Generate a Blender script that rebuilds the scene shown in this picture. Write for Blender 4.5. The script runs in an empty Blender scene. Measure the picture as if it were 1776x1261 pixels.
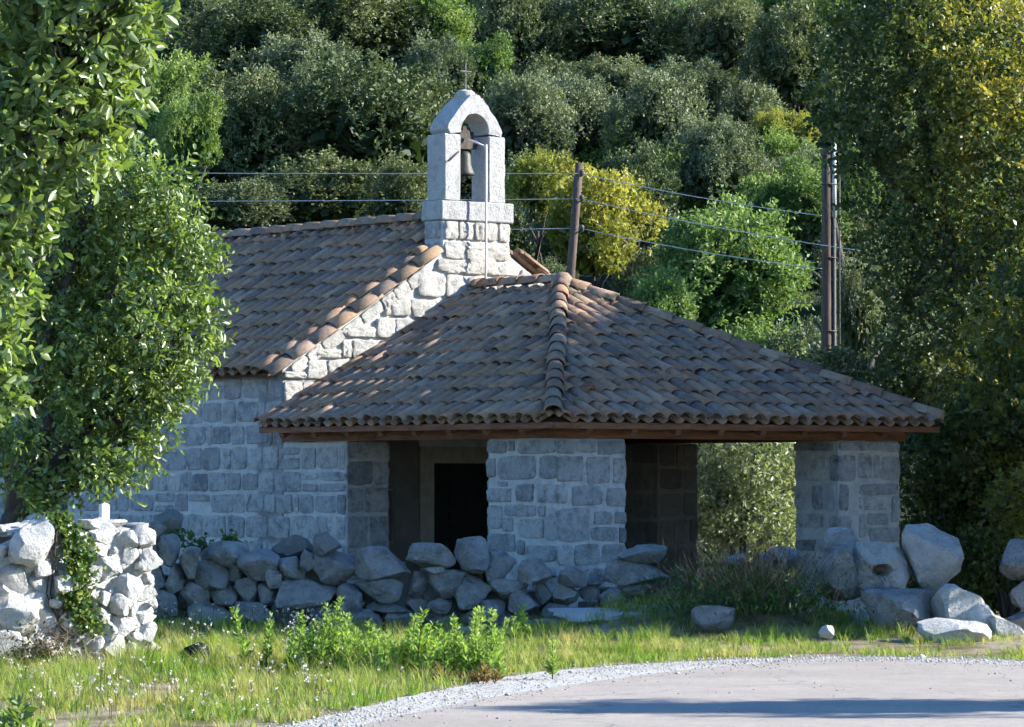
import bpy, math, random
import numpy as np
from mathutils import Matrix, Vector, noise as mnoise

sc = bpy.context.scene
COL = sc.collection
# ------------------------------------------------------------------ camera
F = 6500.0                      # focal length in pixels of the 1776 px wide photograph
CAMZ = 1.6
PITCH = math.atan((831 - 630.5) / F)
cam = bpy.data.cameras.new('camera')
cam.sensor_width = 36.0
cam.lens = 36.0 * F / 1776.0
cam.clip_start = 0.5
cam.clip_end = 2000.0
camo = bpy.data.objects.new('camera', cam)
camo.location = (0, 0, CAMZ)
camo.rotation_euler = (math.pi / 2 + PITCH, 0, 0)
COL.objects.link(camo)
sc.camera = camo
# ------------------------------------------------------------------ sky, sun, exposure
SUN_AZ = math.radians(3.0)     # measured from +X
SUN_EL = math.radians(25.0)
sunvec = Vector((math.cos(SUN_AZ) * math.cos(SUN_EL), math.sin(SUN_AZ) * math.cos(SUN_EL), math.sin(SUN_EL)))
w = bpy.data.worlds.new('World')
sc.world = w
w.use_nodes = True
nt = w.node_tree
bg = nt.nodes['Background']
sky = nt.nodes.new('ShaderNodeTexSky')
sky.sky_type = 'NISHITA'
sky.sun_disc = False
sky.sun_elevation = SUN_EL
sky.sun_rotation = math.atan2(sunvec.x, sunvec.y)
nt.links.new(sky.outputs[0], bg.inputs[0])
sky.dust_density = 0.0
sky.ozone_density = 6.0
bg.inputs[1].default_value = 0.10
sl = bpy.data.lights.new('sun', 'SUN')
sl.energy = 5.0
sl.angle = math.radians(0.5)
sl.color = (1.0, 0.88, 0.73)
so = bpy.data.objects.new('sun', sl)
so.rotation_euler = sunvec.to_track_quat('Z', 'Y').to_euler()
so.location = (30, -5, 20)
COL.objects.link(so)
vs = sc.view_settings
vs.view_transform = 'Standard'
vs.look = 'None'
vs.gamma = 1.0
vs.exposure = 1.65
vs.use_white_balance = True
vs.white_balance_temperature = 5650
vs.white_balance_tint = 6
sc.render.engine = 'CYCLES'
cy = sc.cycles
cy.max_bounces = 4
cy.diffuse_bounces = 2
cy.glossy_bounces = 2
cy.transmission_bounces = 2
cy.transparent_max_bounces = 4
cy.use_denoising = True
cy.sample_clamp_indirect = 6.0
cy.use_light_tree = False
cy.debug_use_spatial_splits = True
cy.use_adaptive_sampling = True
cy.adaptive_threshold = 0.03
cy.adaptive_min_samples = 10

# ------------------------------------------------------------------ small helpers
R = random.Random(7)


def at(px, py, Y):
    """photo pixel + distance along Y -> world point"""
    dx = (px - 888.0) / F
    dz = (630.5 - py) / F
    c, s = math.cos(PITCH), math.sin(PITCH)
    d = Vector((dx, c - dz * s, s + dz * c))
    d *= Y / d.y
    return Vector((d.x, d.y, d.z + CAMZ))


def link(o, parent=None):
    COL.objects.link(o)
    if parent is not None:
        o.parent = parent
    return o


def tag(o, label=None, cat=None, group=None, kind=None):
    if label: o['label'] = label
    if cat: o['category'] = cat
    if group: o['group'] = group
    if kind: o['kind'] = kind
    return o


def empty(name, loc, rz=0.0, label=None, cat=None, group=None):
    o = bpy.data.objects.new(name, None)
    o.empty_display_size = 0.3
    o.location = loc
    o.rotation_euler = (0, 0, rz)
    link(o)
    return tag(o, label, cat, group)


def mesh(name, V, Fs, smooth=False, mat=None, rnd=None):
    me = bpy.data.meshes.new(name)
    me.from_pydata([tuple(v) for v in V], [], [tuple(f) for f in Fs])
    if smooth:
        me.polygons.foreach_set('use_smooth', [True] * len(me.polygons))
    if rnd is not None:
        a = me.attributes.new('rnd', 'FLOAT', 'FACE')
        a.data.foreach_set('value', np.asarray(rnd, dtype=np.float32))
    if mat: me.materials.append(mat)
    me.update()
    return me


def quadmesh(name, V, Q, mat=None, rnd=None, smooth=False):
    """fast builder: V (n,3), Q (m,4)"""
    V = np.ascontiguousarray(V, dtype=np.float32)
    Q = np.ascontiguousarray(Q, dtype=np.int32)
    me = bpy.data.meshes.new(name)
    me.vertices.add(len(V))
    me.vertices.foreach_set('co', V.ravel())
    m, k = Q.shape
    me.loops.add(m * k)
    me.loops.foreach_set('vertex_index', Q.ravel())
    me.polygons.add(m)
    me.polygons.foreach_set('loop_start', np.arange(0, m * k, k, dtype=np.int32))
    me.polygons.foreach_set('loop_total', np.full(m, k, dtype=np.int32))
    if smooth:
        me.polygons.foreach_set('use_smooth', np.ones(m, dtype=bool))
    if rnd is not None:
        a = me.attributes.new('rnd', 'FLOAT', 'FACE')
        a.data.foreach_set('value', np.asarray(rnd, dtype=np.float32))
    if mat: me.materials.append(mat)
    me.update(calc_edges=True)
    me.validate()
    return me


def obj(name, me, parent=None, loc=None, mtx=None):
    o = bpy.data.objects.new(name, me)
    link(o, parent)
    if mtx is not None:
        o.matrix_local = mtx
    elif loc is not None:
        o.location = loc
    return o


class MB:
    """collects polygons for one mesh"""
    def __init__(self):
        self.V, self.F, self.r = [], [], []

    def add(self, V, Fs, r=0.0):
        b = len(self.V)
        self.V += [tuple(v) for v in V]
        self.F += [tuple(i + b for i in f) for f in Fs]
        self.r += [r] * len(Fs)
        return self

    def box(self, x0, x1, y0, y1, z0, z1, r=0.0):
        V = [(x0, y0, z0), (x1, y0, z0), (x1, y1, z0), (x0, y1, z0), (x0, y0, z1), (x1, y0, z1), (x1, y1, z1), (x0, y1, z1)]
        return self.add(V, [(3, 2, 1, 0), (4, 5, 6, 7), (0, 1, 5, 4), (1, 2, 6, 5), (2, 3, 7, 6), (3, 0, 4, 7)], r)

    def beam(self, a, b, wd, ht, r=0.0):
        a, b = Vector(a), Vector(b)
        d = (b - a).normalized()
        s = d.cross(Vector((0, 0, 1))).normalized() * wd / 2
        u = s.cross(d).normalized() * ht / 2
        V = [a - s - u, a + s - u, a + s + u, a - s + u, b - s - u, b + s - u, b + s + u, b - s + u]
        return self.add(V, [(3, 2, 1, 0), (4, 5, 6, 7), (0, 1, 5, 4), (1, 2, 6, 5), (2, 3, 7, 6), (3, 0, 4, 7)], r)

    def tube(self, pts, rad, n=8, cap=True, r=0.0):
        pts = [Vector(p) for p in pts]
        if not hasattr(rad, '__len__'): rad = [rad] * len(pts)
        V, Fs = [], []
        side = None
        for i, p in enumerate(pts):
            d = (pts[min(i + 1, len(pts) - 1)] - pts[max(i - 1, 0)]).normalized()
            if side is None:
                side = d.cross(Vector((0.13, 0.91, 0.37))).normalized()
            side = (side - d * side.dot(d)).normalized()
            up = d.cross(side)
            for k in range(n):
                a = 2 * math.pi * k / n
                V.append(p + side * math.cos(a) * rad[i] + up * math.sin(a) * rad[i])
        for i in range(len(pts) - 1):
            for k in range(n):
                Fs.append((i * n + k, i * n + (k + 1) % n, (i + 1) * n + (k + 1) % n, (i + 1) * n + k))
        if cap:
            Fs.append(tuple(range(n - 1, -1, -1)))
            Fs.append(tuple((len(pts) - 1) * n + k for k in range(n)))
        return self.add(V, Fs, r)

    def lathe(self, prof, n=20, c=(0, 0, 0), r=0.0):
        V, Fs = [], []
        for (rr, z) in prof:
            for k in range(n):
                a = 2 * math.pi * k / n
                V.append((c[0] + rr * math.cos(a), c[1] + rr * math.sin(a), c[2] + z))
        for i in range(len(prof) - 1):
            for k in range(n):
                Fs.append((i * n + k, i * n + (k + 1) % n, (i + 1) * n + (k + 1) % n, (i + 1) * n + k))
        return self.add(V, Fs, r)

    def build(self, name, mat, parent=None, smooth=False, loc=None):
        return obj(name, mesh(name, self.V, self.F, smooth, mat, self.r), parent, loc)


# ------------------------------------------------------------------ materials
def newmat(name):
    m = bpy.data.materials.new(name)
    m.use_nodes = True
    t = m.node_tree
    for n in list(t.nodes): t.nodes.remove(n)
    out = t.nodes.new('ShaderNodeOutputMaterial')
    return m, t, out


def ramp(t, stops, src, interp='LINEAR'):
    r = t.nodes.new('ShaderNodeValToRGB')
    r.color_ramp.interpolation = interp
    e = r.color_ramp.elements
    while len(e) < len(stops): e.new(0.5)
    for i, (p, c) in enumerate(stops):
        e[i].position = p
        e[i].color = (c[0], c[1], c[2], 1) if hasattr(c, '__len__') else (c, c, c, 1)
    t.links.new(src, r.inputs[0])
    return r.outputs[0]


def noise_tex(t, scale, detail=4, rough=0.6, coord=None, dist=0.0):
    n = t.nodes.new('ShaderNodeTexNoise')
    n.inputs['Scale'].default_value = scale
    n.inputs['Detail'].default_value = detail
    n.inputs['Roughness'].default_value = rough
    n.inputs['Distortion'].default_value = dist
    if coord is not None: t.links.new(coord, n.inputs['Vector'])
    return n.outputs[0]


def math_node(t, op, a, b=None, clamp=False):
    n = t.nodes.new('ShaderNodeMath')
    n.operation = op
    n.use_clamp = clamp
    for i, v in enumerate((a, b)):
        if v is None: continue
        if isinstance(v, (int, float)): n.inputs[i].default_value = v
        else: t.links.new(v, n.inputs[i])
    return n.outputs[0]


def mix(t, fac, a, b, mode='MIX'):
    n = t.nodes.new('ShaderNodeMix')
    n.data_type = 'RGBA'
    n.blend_type = mode
    if isinstance(fac, (int, float)): n.inputs[0].default_value = fac
    else: t.links.new(fac, n.inputs[0])
    for i, v in ((6, a), (7, b)):
        if hasattr(v, '__len__'): n.inputs[i].default_value = (v[0], v[1], v[2], 1)
        else: t.links.new(v, n.inputs[i])
    return n.outputs[2]


def world_pos(t):
    g = t.nodes.new('ShaderNodeNewGeometry')
    return g.outputs['Position']


def rnd_value(t):
    oi = t.nodes.new('ShaderNodeObjectInfo')
    at_ = t.nodes.new('ShaderNodeAttribute')
    at_.attribute_name = 'rnd'
    s = math_node(t, 'ADD', oi.outputs['Random'], at_.outputs['Fac'])
    return math_node(t, 'FRACT', s)


def bump(t, h, strength, dist):
    b = t.nodes.new('ShaderNodeBump')
    b.inputs['Strength'].default_value = strength
    b.inputs['Distance'].default_value = dist
    t.links.new(h, b.inputs['Height'])
    return b.outputs[0]


def principled(t, out, col, rough=0.9, spec=0.2, normal=None, metallic=0.0):
    p = t.nodes.new('ShaderNodeBsdfPrincipled')
    if hasattr(col, '__len__'): p.inputs['Base Color'].default_value = (col[0], col[1], col[2], 1)
    else: t.links.new(col, p.inputs['Base Color'])
    if isinstance(rough, (int, float)): p.inputs['Roughness'].default_value = rough
    else: t.links.new(rough, p.inputs['Roughness'])
    p.inputs['Specular IOR Level'].default_value = spec
    p.inputs['Metallic'].default_value = metallic
    if normal is not None: t.links.new(normal, p.inputs['Normal'])
    if out is not None: t.links.new(p.outputs[0], out.inputs[0])
    return p


def stone_mat(name, stops, stain=(0.12, 0.12, 0.12), stain_amt=0.5, pale=(0.6, 0.58, 0.54), pale_amt=0.4, b=0.7, bd=0.03, fine=38, coarse=7.0):
    m, t, out = newmat(name)
    pos = world_pos(t)
    base = ramp(t, stops, rnd_value(t))
    n1 = noise_tex(t, coarse, 6, 0.7, pos)
    n2 = noise_tex(t, fine, 5, 0.7, pos)
    n3 = noise_tex(t, 2.3, 3, 0.5, pos)
    f1 = ramp(t, [(0.46, 0), (0.66, 1)], n1)
    c = mix(t, math_node(t, 'MULTIPLY', f1, stain_amt), base, stain)
    f2 = ramp(t, [(0.52, 0), (0.70, 1)], noise_tex(t, coarse * 1.9, 6, 0.75, pos, 0.4))
    c = mix(t, math_node(t, 'MULTIPLY', f2, pale_amt), c, pale)
    pit = ramp(t, [(0.34, 0), (0.44, 1)], n2)
    c = mix(t, math_node(t, 'MULTIPLY', math_node(t, 'SUBTRACT', 1.0, pit), 0.35), c, (0.1, 0.09, 0.08))
    c = mix(t, 0.35, c, ramp(t, [(0.3, 0.55), (0.7, 1.0)], n3), 'MULTIPLY')
    h = math_node(t, 'ADD', math_node(t, 'MULTIPLY', n1, 1.0), math_node(t, 'MULTIPLY', n2, 0.55))
    principled(t, out, c, 0.93, 0.12, bump(t, h, b, bd))
    return m


def plain_mat(name, col, rough=0.6, spec=0.3, var=0.25, scale=12, bs=0.2, metallic=0.0):
    m, t, out = newmat(name)
    pos = world_pos(t)
    n = noise_tex(t, scale, 5, 0.65, pos)
    c = mix(t, 1.0, col, ramp(t, [(0.3, 1 - var), (0.7, 1 + var)], n), 'MULTIPLY')
    principled(t, out, c, rough, spec, bump(t, n, bs, 0.01), metallic)
    return m


def wood_mat(name, c0, c1, c2, scale=(40, 40, 3)):
    m, t, out = newmat(name)
    tc = t.nodes.new('ShaderNodeTexCoord')
    mp = t.nodes.new('ShaderNodeMapping')
    mp.inputs['Scale'].default_value = scale
    t.links.new(tc.outputs['Object'], mp.inputs['Vector'])
    n = noise_tex(t, 1.0, 5, 0.7, mp.outputs[0], 0.6)
    c = ramp(t, [(0.3, c0), (0.5, c1), (0.72, c2)], n)
    c = mix(t, 0.6, c, ramp(t, [(0.3, 0.6), (0.7, 1.1)], noise_tex(t, 3.0, 4, 0.6, world_pos(t))), 'MULTIPLY')
    principled(t, out, c, 0.75, 0.2, bump(t, n, 0.4, 0.006))
    return m


def leaf_mat(name, stops, trans=0.35, rough=0.4, spec=0.4, tcol=None, patch=None, patch_scale=0.9, patch_lo=0.55, patch_hi=0.65, side=None):
    m, t, out = newmat(name)
    at_ = t.nodes.new('ShaderNodeAttribute')
    at_.attribute_name = 'rnd'
    c = ramp(t, stops, at_.outputs['Fac'])
    oi = t.nodes.new('ShaderNodeObjectInfo')
    c = mix(t, 0.5, c, ramp(t, [(0.0, (0.65, 0.75, 0.7)), (0.5, (1, 1, 1)), (1.0, (1.25, 1.15, 0.9))], oi.outputs['Random']), 'MULTIPLY')
    if patch is not None:
        pf = ramp(t, [(patch_lo, 0), (patch_hi, 1)], noise_tex(t, patch_scale, 3, 0.6, world_pos(t)))
        pf = math_node(t, 'MULTIPLY', pf, ramp(t, [(0.15, 0.25), (0.6, 1)], at_.outputs['Fac']))
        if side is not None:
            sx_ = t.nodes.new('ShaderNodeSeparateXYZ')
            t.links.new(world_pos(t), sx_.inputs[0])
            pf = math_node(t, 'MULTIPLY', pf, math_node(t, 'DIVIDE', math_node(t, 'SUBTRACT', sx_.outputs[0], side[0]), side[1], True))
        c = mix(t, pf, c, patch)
    p = principled(t, None, c, rough, spec)
    tr = t.nodes.new('ShaderNodeBsdfTranslucent')
    tc = mix(t, 1.0, c, tcol or (1.35, 1.45, 0.55), 'MULTIPLY')
    t.links.new(tc, tr.inputs[0])
    ms = t.nodes.new('ShaderNodeMixShader')
    ms.inputs[0].default_value = trans
    t.links.new(p.outputs[0], ms.inputs[1])
    t.links.new(tr.outputs[0], ms.inputs[2])
    t.links.new(ms.outputs[0], out.inputs[0])
    return m


M = {}
M['mortar'] = stone_mat('mortar', [(0, (0.48, 0.47, 0.45)), (1, (0.54, 0.525, 0.50))], stain_amt=0.35, pale=(0.62, 0.6, 0.57), pale_amt=0.3, b=0.45, bd=0.02)
M['ashlar'] = stone_mat('ashlar', [(0, (0.33, 0.33, 0.335)), (0.3, (0.52, 0.505, 0.49)), (0.6, (0.41, 0.405, 0.40)), (0.85, (0.60, 0.575, 0.54)), (1, (0.27, 0.275, 0.28))], stain=(0.14, 0.135, 0.13), stain_amt=0.7, pale=(0.6, 0.57, 0.53), pale_amt=0.6, b=1.0, bd=0.05)
M['facade_stone'] = stone_mat('facade_stone', [(0, (0.44, 0.41, 0.365)), (0.5, (0.52, 0.49, 0.44)), (1, (0.40, 0.38, 0.345))], stain=(0.24, 0.215, 0.185), stain_amt=0.55, pale=(0.7, 0.67, 0.62), pale_amt=0.4, b=0.9, bd=0.04)
M['tower'] = stone_mat('tower_stone', [(0, (0.44, 0.43, 0.41)), (1, (0.49, 0.475, 0.45))], stain=(0.24, 0.235, 0.22), stain_amt=0.5, pale=(0.56, 0.545, 0.52), pale_amt=0.4, b=1.0, bd=0.03, fine=48, coarse=11)
M['boulder'] = stone_mat('boulder', [(0, (0.25, 0.248, 0.245)), (0.4, (0.36, 0.35, 0.34)), (0.7, (0.29, 0.285, 0.28)), (1, (0.42, 0.41, 0.39))], stain=(0.10, 0.10, 0.095), stain_amt=0.65, pale=(0.5, 0.49, 0.47), pale_amt=0.5, b=1.0, bd=0.06, fine=24, coarse=6)
M['white_rock'] = stone_mat('white_rock', [(0, (0.50, 0.48, 0.45)), (0.5, (0.60, 0.575, 0.54)), (1, (0.54, 0.52, 0.49))], stain=(0.36, 0.34, 0.32), stain_amt=0.35, pale=(0.72, 0.70, 0.66), pale_amt=0.4, b=1.0, bd=0.06, fine=26, coarse=9)
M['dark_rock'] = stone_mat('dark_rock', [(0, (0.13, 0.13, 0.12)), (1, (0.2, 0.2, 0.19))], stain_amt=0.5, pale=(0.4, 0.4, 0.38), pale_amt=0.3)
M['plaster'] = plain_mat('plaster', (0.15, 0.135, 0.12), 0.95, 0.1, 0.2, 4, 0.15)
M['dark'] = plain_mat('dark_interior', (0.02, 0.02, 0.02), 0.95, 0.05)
M['wood'] = wood_mat('porch_timber', (0.11, 0.048, 0.026), (0.20, 0.09, 0.048), (0.28, 0.135, 0.075), (3, 3, 30))
M['deck'] = wood_mat('roof_board', (0.05, 0.03, 0.02), (0.08, 0.045, 0.03), (0.11, 0.06, 0.04), (3, 30, 3))
M['pole'] = wood_mat('pole_wood', (0.055, 0.038, 0.028), (0.10, 0.072, 0.055), (0.16, 0.12, 0.095), (14, 14, 0.8))
M['bark'] = wood_mat('bark', (0.035, 0.028, 0.022), (0.07, 0.055, 0.045), (0.13, 0.11, 0.09), (16, 16, 3))
M['bronze'] = plain_mat('bronze', (0.12, 0.105, 0.085), 0.5, 0.4, 0.3, 20, 0.2, 0.5)
M['iron'] = plain_mat('iron', (0.09, 0.08, 0.075), 0.7, 0.3, 0.3, 30, 0.2, 0.3)
M['steel'] = plain_mat('galvanised', (0.55, 0.55, 0.54), 0.5, 0.4, 0.15, 30, 0.1, 0.2)
M['cable'] = plain_mat('cable', (0.5, 0.48, 0.45), 0.5, 0.4, 0.1, 30, 0.1, 0.2)
M['white_paint'] = plain_mat('white_post', (0.72, 0.70, 0.66), 0.7, 0.2, 0.15, 14, 0.2)
M['black_plastic'] = plain_mat('black_plastic', (0.008, 0.008, 0.009), 0.6, 0.15, 0.2, 20, 0.3)


def tile_material():
    m, t, out = newmat('roof_tile')
    pos = world_pos(t)
    r = rnd_value(t)
    c = ramp(t, [(0.0, (0.42, 0.26, 0.155)), (0.18, (0.32, 0.225, 0.15)), (0.36, (0.46, 0.30, 0.18)), (0.5, (0.29, 0.22, 0.17)), (0.62, (0.50, 0.36, 0.24)), (0.76, (0.36, 0.28, 0.22)), (0.9, (0.17, 0.135, 0.115)), (1.0, (0.48, 0.28, 0.16))], r)
    n1 = noise_tex(t, 9, 6, 0.7, pos)
    c = mix(t, math_node(t, 'MULTIPLY', ramp(t, [(0.48, 0), (0.68, 1)], n1), 0.75), c, (0.12, 0.10, 0.085))
    c = mix(t, math_node(t, 'MULTIPLY', ramp(t, [(0.55, 0), (0.70, 1)], noise_tex(t, 14, 5, 0.7, pos)), 0.5), c, (0.46, 0.39, 0.30))
    c = mix(t, math_node(t, 'MULTIPLY', ramp(t, [(0.48, 0), (0.7, 1)], noise_tex(t, 1.6, 4, 0.6, pos)), 0.5), c, (0.21, 0.17, 0.11))
    c = mix(t, math_node(t, 'MULTIPLY', ramp(t, [(0.60, 0), (0.66, 1)], noise_tex(t, 30, 4, 0.6, pos)), 0.6), c, (0.40, 0.39, 0.33))
    c = mix(t, 1.0, c, (0.80, 0.75, 0.72), 'MULTIPLY')
    n2 = noise_tex(t, 45, 4, 0.7, pos)
    principled(t, out, c, 0.9, 0.15, bump(t, n2, 0.5, 0.012))
    return m


M['tile'] = tile_material()
M['hill_oak'] = leaf_mat('holm_oak_leaf', [(0, (0.04, 0.058, 0.026)), (0.5, (0.125, 0.148, 0.066)), (1, (0.25, 0.26, 0.14))], 0.2, 0.55, 0.2)
M['hill_green'] = leaf_mat('fresh_leaf', [(0, (0.065, 0.11, 0.028)), (0.5, (0.19, 0.255, 0.08)), (1, (0.34, 0.39, 0.14))], 0.35, 0.5, 0.25)
M['hill_yellow'] = leaf_mat('yellowing_leaf', [(0, (0.15, 0.155, 0.03)), (0.5, (0.32, 0.30, 0.065)), (1, (0.47, 0.42, 0.11))], 0.4, 0.5, 0.25)
M['hill_grey'] = leaf_mat('grey_olive_leaf', [(0, (0.065, 0.082, 0.044)), (0.5, (0.165, 0.188, 0.10)), (1, (0.30, 0.315, 0.195))], 0.2, 0.55, 0.2)
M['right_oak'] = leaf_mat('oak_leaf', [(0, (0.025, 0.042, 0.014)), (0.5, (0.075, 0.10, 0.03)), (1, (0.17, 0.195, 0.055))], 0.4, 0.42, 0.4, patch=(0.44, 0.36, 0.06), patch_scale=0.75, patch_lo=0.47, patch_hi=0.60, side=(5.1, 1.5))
M['laurel'] = leaf_mat('laurel_leaf', [(0, (0.045, 0.08, 0.02)), (0.5, (0.165, 0.22, 0.055)), (1, (0.33, 0.38, 0.12))], 0.42, 0.42, 1.0)
M['carob'] = leaf_mat('carob_leaf', [(0, (0.05, 0.08, 0.022)), (0.5, (0.16, 0.215, 0.05)), (1, (0.31, 0.36, 0.10))], 0.42, 0.42, 1.0)
M['ivy'] = leaf_mat('ivy_leaf', [(0, (0.03, 0.07, 0.015)), (0.6, (0.09, 0.15, 0.03)), (1, (0.25, 0.27, 0.06))], 0.3, 0.35, 0.5)
M['weed'] = leaf_mat('weed_leaf', [(0, (0.08, 0.14, 0.03)), (0.5, (0.19, 0.29, 0.065)), (1, (0.34, 0.42, 0.12))], 0.45, 0.5, 0.3)
M['weed_base'] = leaf_mat('withered_leaf', [(0, (0.10, 0.05, 0.025)), (0.5, (0.16, 0.10, 0.04)), (1, (0.22, 0.2, 0.07))], 0.3, 0.6, 0.2)
M['grass'] = leaf_mat('grass_blade', [(0, (0.09, 0.16, 0.025)), (0.55, (0.20, 0.29, 0.05)), (0.75, (0.34, 0.34, 0.10)), (1, (0.52, 0.43, 0.23))], 0.45, 0.55, 0.25, patch=(0.48, 0.39, 0.20), patch_scale=1.3, patch_lo=0.45, patch_hi=0.62)
M['dry'] = leaf_mat('dry_twig', [(0, (0.06, 0.04, 0.03)), (0.5, (0.15, 0.10, 0.07)), (1, (0.30, 0.22, 0.15))], 0.1, 0.8, 0.1)
M['flower'] = leaf_mat('pale_flower', [(0, (0.55, 0.50, 0.50)), (1, (0.75, 0.72, 0.70))], 0.3, 0.7, 0.1, tcol=(1, 1, 1))


def ground_material():
    m, t, out = newmat('earth')
    pos = world_pos(t)
    n1 = noise_tex(t, 1.6, 5, 0.65, pos)
    n2 = noise_tex(t, 26, 5, 0.7, pos)
    c = ramp(t, [(0.35, (0.10, 0.10, 0.035)), (0.48, (0.20, 0.165, 0.085)), (0.6, (0.34, 0.285, 0.20))], n1)
    sy_ = t.nodes.new('ShaderNodeSeparateXYZ')
    t.links.new(pos, sy_.inputs[0])
    c = mix(t, math_node(t, 'DIVIDE', math_node(t, 'SUBTRACT', sy_.outputs[1], 44.0), 8.0, True), c, (0.035, 0.04, 0.02))
    c = mix(t, 0.6, c, ramp(t, [(0.3, 0.5), (0.7, 1.2)], n2), 'MULTIPLY')
    principled(t, out, c, 0.95, 0.1, bump(t, n2, 0.7, 0.04))
    return m


def road_material():
    m, t, out = newmat('asphalt')
    pos = world_pos(t)
    n1 = noise_tex(t, 0.8, 5, 0.6, pos)
    n2 = noise_tex(t, 120, 3, 0.7, pos)
    n3 = noise_tex(t, 6, 5, 0.7, pos)
    c = ramp(t, [(0.3, (0.36, 0.312, 0.265)), (0.7, (0.445, 0.388, 0.33))], n1)
    c = mix(t, 0.7, c, ramp(t, [(0.3, 0.7), (0.7, 1.15)], n2), 'MULTIPLY')
    c = mix(t, 0.6, c, ramp(t, [(0.3, 0.8), (0.7, 1.08)], n3), 'MULTIPLY')
    c = mix(t, math_node(t, 'MULTIPLY', ramp(t, [(0.5, 0), (0.72, 1)], noise_tex(t, 1.1, 6, 0.75, pos)), 0.25), c, (0.26, 0.235, 0.215))
    c = mix(t, math_node(t, 'MULTIPLY', ramp(t, [(0.56, 0), (0.64, 1)], noise_tex(t, 55, 3, 0.7, pos)), 0.5), c, (0.2, 0.185, 0.175))
    v = t.nodes.new('ShaderNodeTexVoronoi')
    v.feature = 'DISTANCE_TO_EDGE'
    v.inputs['Scale'].default_value = 0.28
    mp = t.nodes.new('ShaderNodeVectorMath')
    mp.operation = 'ADD'
    nn = t.nodes.new('ShaderNodeTexNoise')
    nn.inputs['Scale'].default_value = 1.5
    nn.inputs['Detail'].default_value = 6
    t.links.new(pos, nn.inputs['Vector'])
    t.links.new(pos, mp.inputs[0])
    t.links.new(nn.outputs['Color'], mp.inputs[1])
    t.links.new(mp.outputs[0], v.inputs['Vector'])
    cr = ramp(t, [(0.0, 1), (0.008, 0)], v.outputs['Distance'])
    c = mix(t, math_node(t, 'MULTIPLY', cr, 0.5), c, (0.15, 0.135, 0.125))
    principled(t, out, c, 0.95, 0.04, bump(t, n2, 0.6, 0.01))
    return m


M['earth'] = ground_material()
M['road'] = road_material()
M['gravel'] = stone_mat('gravel', [(0, (0.30, 0.28, 0.25)), (0.5, (0.42, 0.395, 0.36)), (1, (0.54, 0.51, 0.47))], stain=(0.2, 0.18, 0.14), stain_amt=0.5, pale=(0.5, 0.47, 0.43), pale_amt=0.4, b=0.6, bd=0.012, fine=60, coarse=14)


# ------------------------------------------------------------------ terrain
def sstep(a, b, x):
    t = np.clip((x - a) / (b - a), 0, 1)
    return t * t * (3 - 2 * t)


def height(X, Y):
    X = np.asarray(X, float); Y = np.asarray(Y, float)
    z = 0.10 * sstep(34.0, 37.5, Y) - 0.10 * sstep(38.5, 40.5, Y)
    z = z + 0.50 * np.exp(-((X - 2.35) / 0.75) ** 2 - ((Y - 37.7) / 0.75) ** 2)
    z = z + 0.22 * np.exp(-((X - 1.2) / 0.6) ** 2 - ((Y - 37.3) / 0.5) ** 2)
    hill = np.where(Y > 50, 0.25 * (Y - 54), 0.0)
    hill = np.where(Y > 50, np.maximum(hill, 0) * sstep(50, 60, Y), 0)
    hill = np.where(Y > 150, 24.0 + 0.1 * (Y - 150), hill)
    z = z + hill + 0.02 * np.sin(X * 1.9 + Y * 0.7) * sstep(33.8, 35, Y)
    return z


def hz(x, y):
    return float(height(x, y))


xs = np.concatenate([np.linspace(-260, -14, 30), np.linspace(-12, 12, 81), np.linspace(14, 260, 30)])
ys = np.concatenate([np.linspace(-40, 20, 16), np.linspace(21, 33, 13), np.linspace(33.5, 42, 35), np.linspace(43, 150, 60), np.linspace(160, 900, 20)])
gx, gy = np.meshgrid(xs, ys)
V = np.stack([gx.ravel(), gy.ravel(), height(gx, gy).ravel()], 1)
nx_ = len(xs)
ii, jj = np.meshgrid(np.arange(len(ys) - 1), np.arange(nx_ - 1), indexing='ij')
a0 = (ii * nx_ + jj).ravel()
Q = np.stack([a0, a0 + 1, a0 + nx_ + 1, a0 + nx_], 1)
g = obj('ground', quadmesh('ground', V, Q, M['earth'], smooth=True))
tag(g, kind='structure')

# road and gravel verge: edges follow the bend
ROAD_EDGE = [(-3.2, 2), (-2.7, 10), (-2.0, 18), (-1.3, 22.6), (-0.95, 24.35), (-0.48, 26.3), (0.22, 28.4), (1.19, 30.77), (1.8, 31.9), (2.36, 32.6), (2.85, 32.9), (3.3, 32.95), (3.8, 32.6), (4.37, 32.0), (5.5, 30.5), (7, 28), (9, 24), (14, 16), (30, -6)]
GRAVEL_EDGE = [(-3.6, 2), (-3.1, 10), (-2.4, 18), (-1.75, 22.6), (-1.45, 24.35), (-1.12, 25.8), (-0.55, 28.4), (0.1, 30.7), (0.8, 32.0), (1.57, 32.85), (2.3, 33.4), (2.97, 33.7), (3.8, 33.5), (4.48, 32.9), (5.9, 31.2), (7.6, 28.4), (9.7, 24.3), (14.8, 16.4), (31, -5.4)]


def smooth_line(P, n=8):
    out = []
    for i in range(len(P) - 1):
        p0, p1, p2, p3 = P[max(i - 1, 0)], P[i], P[i + 1], P[min(i + 2, len(P) - 1)]
        for k in range(n):
            t = k / n
            out.append(tuple(0.5 * (2 * p1[c] + (p2[c] - p0[c]) * t + (2 * p0[c] - 5 * p1[c] + 4 * p2[c] - p3[c]) * t * t + (3 * p1[c] - p0[c] - 3 * p2[c] + p3[c]) * t ** 3) for c in (0, 1)))
    out.append(P[-1])
    return out


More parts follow.
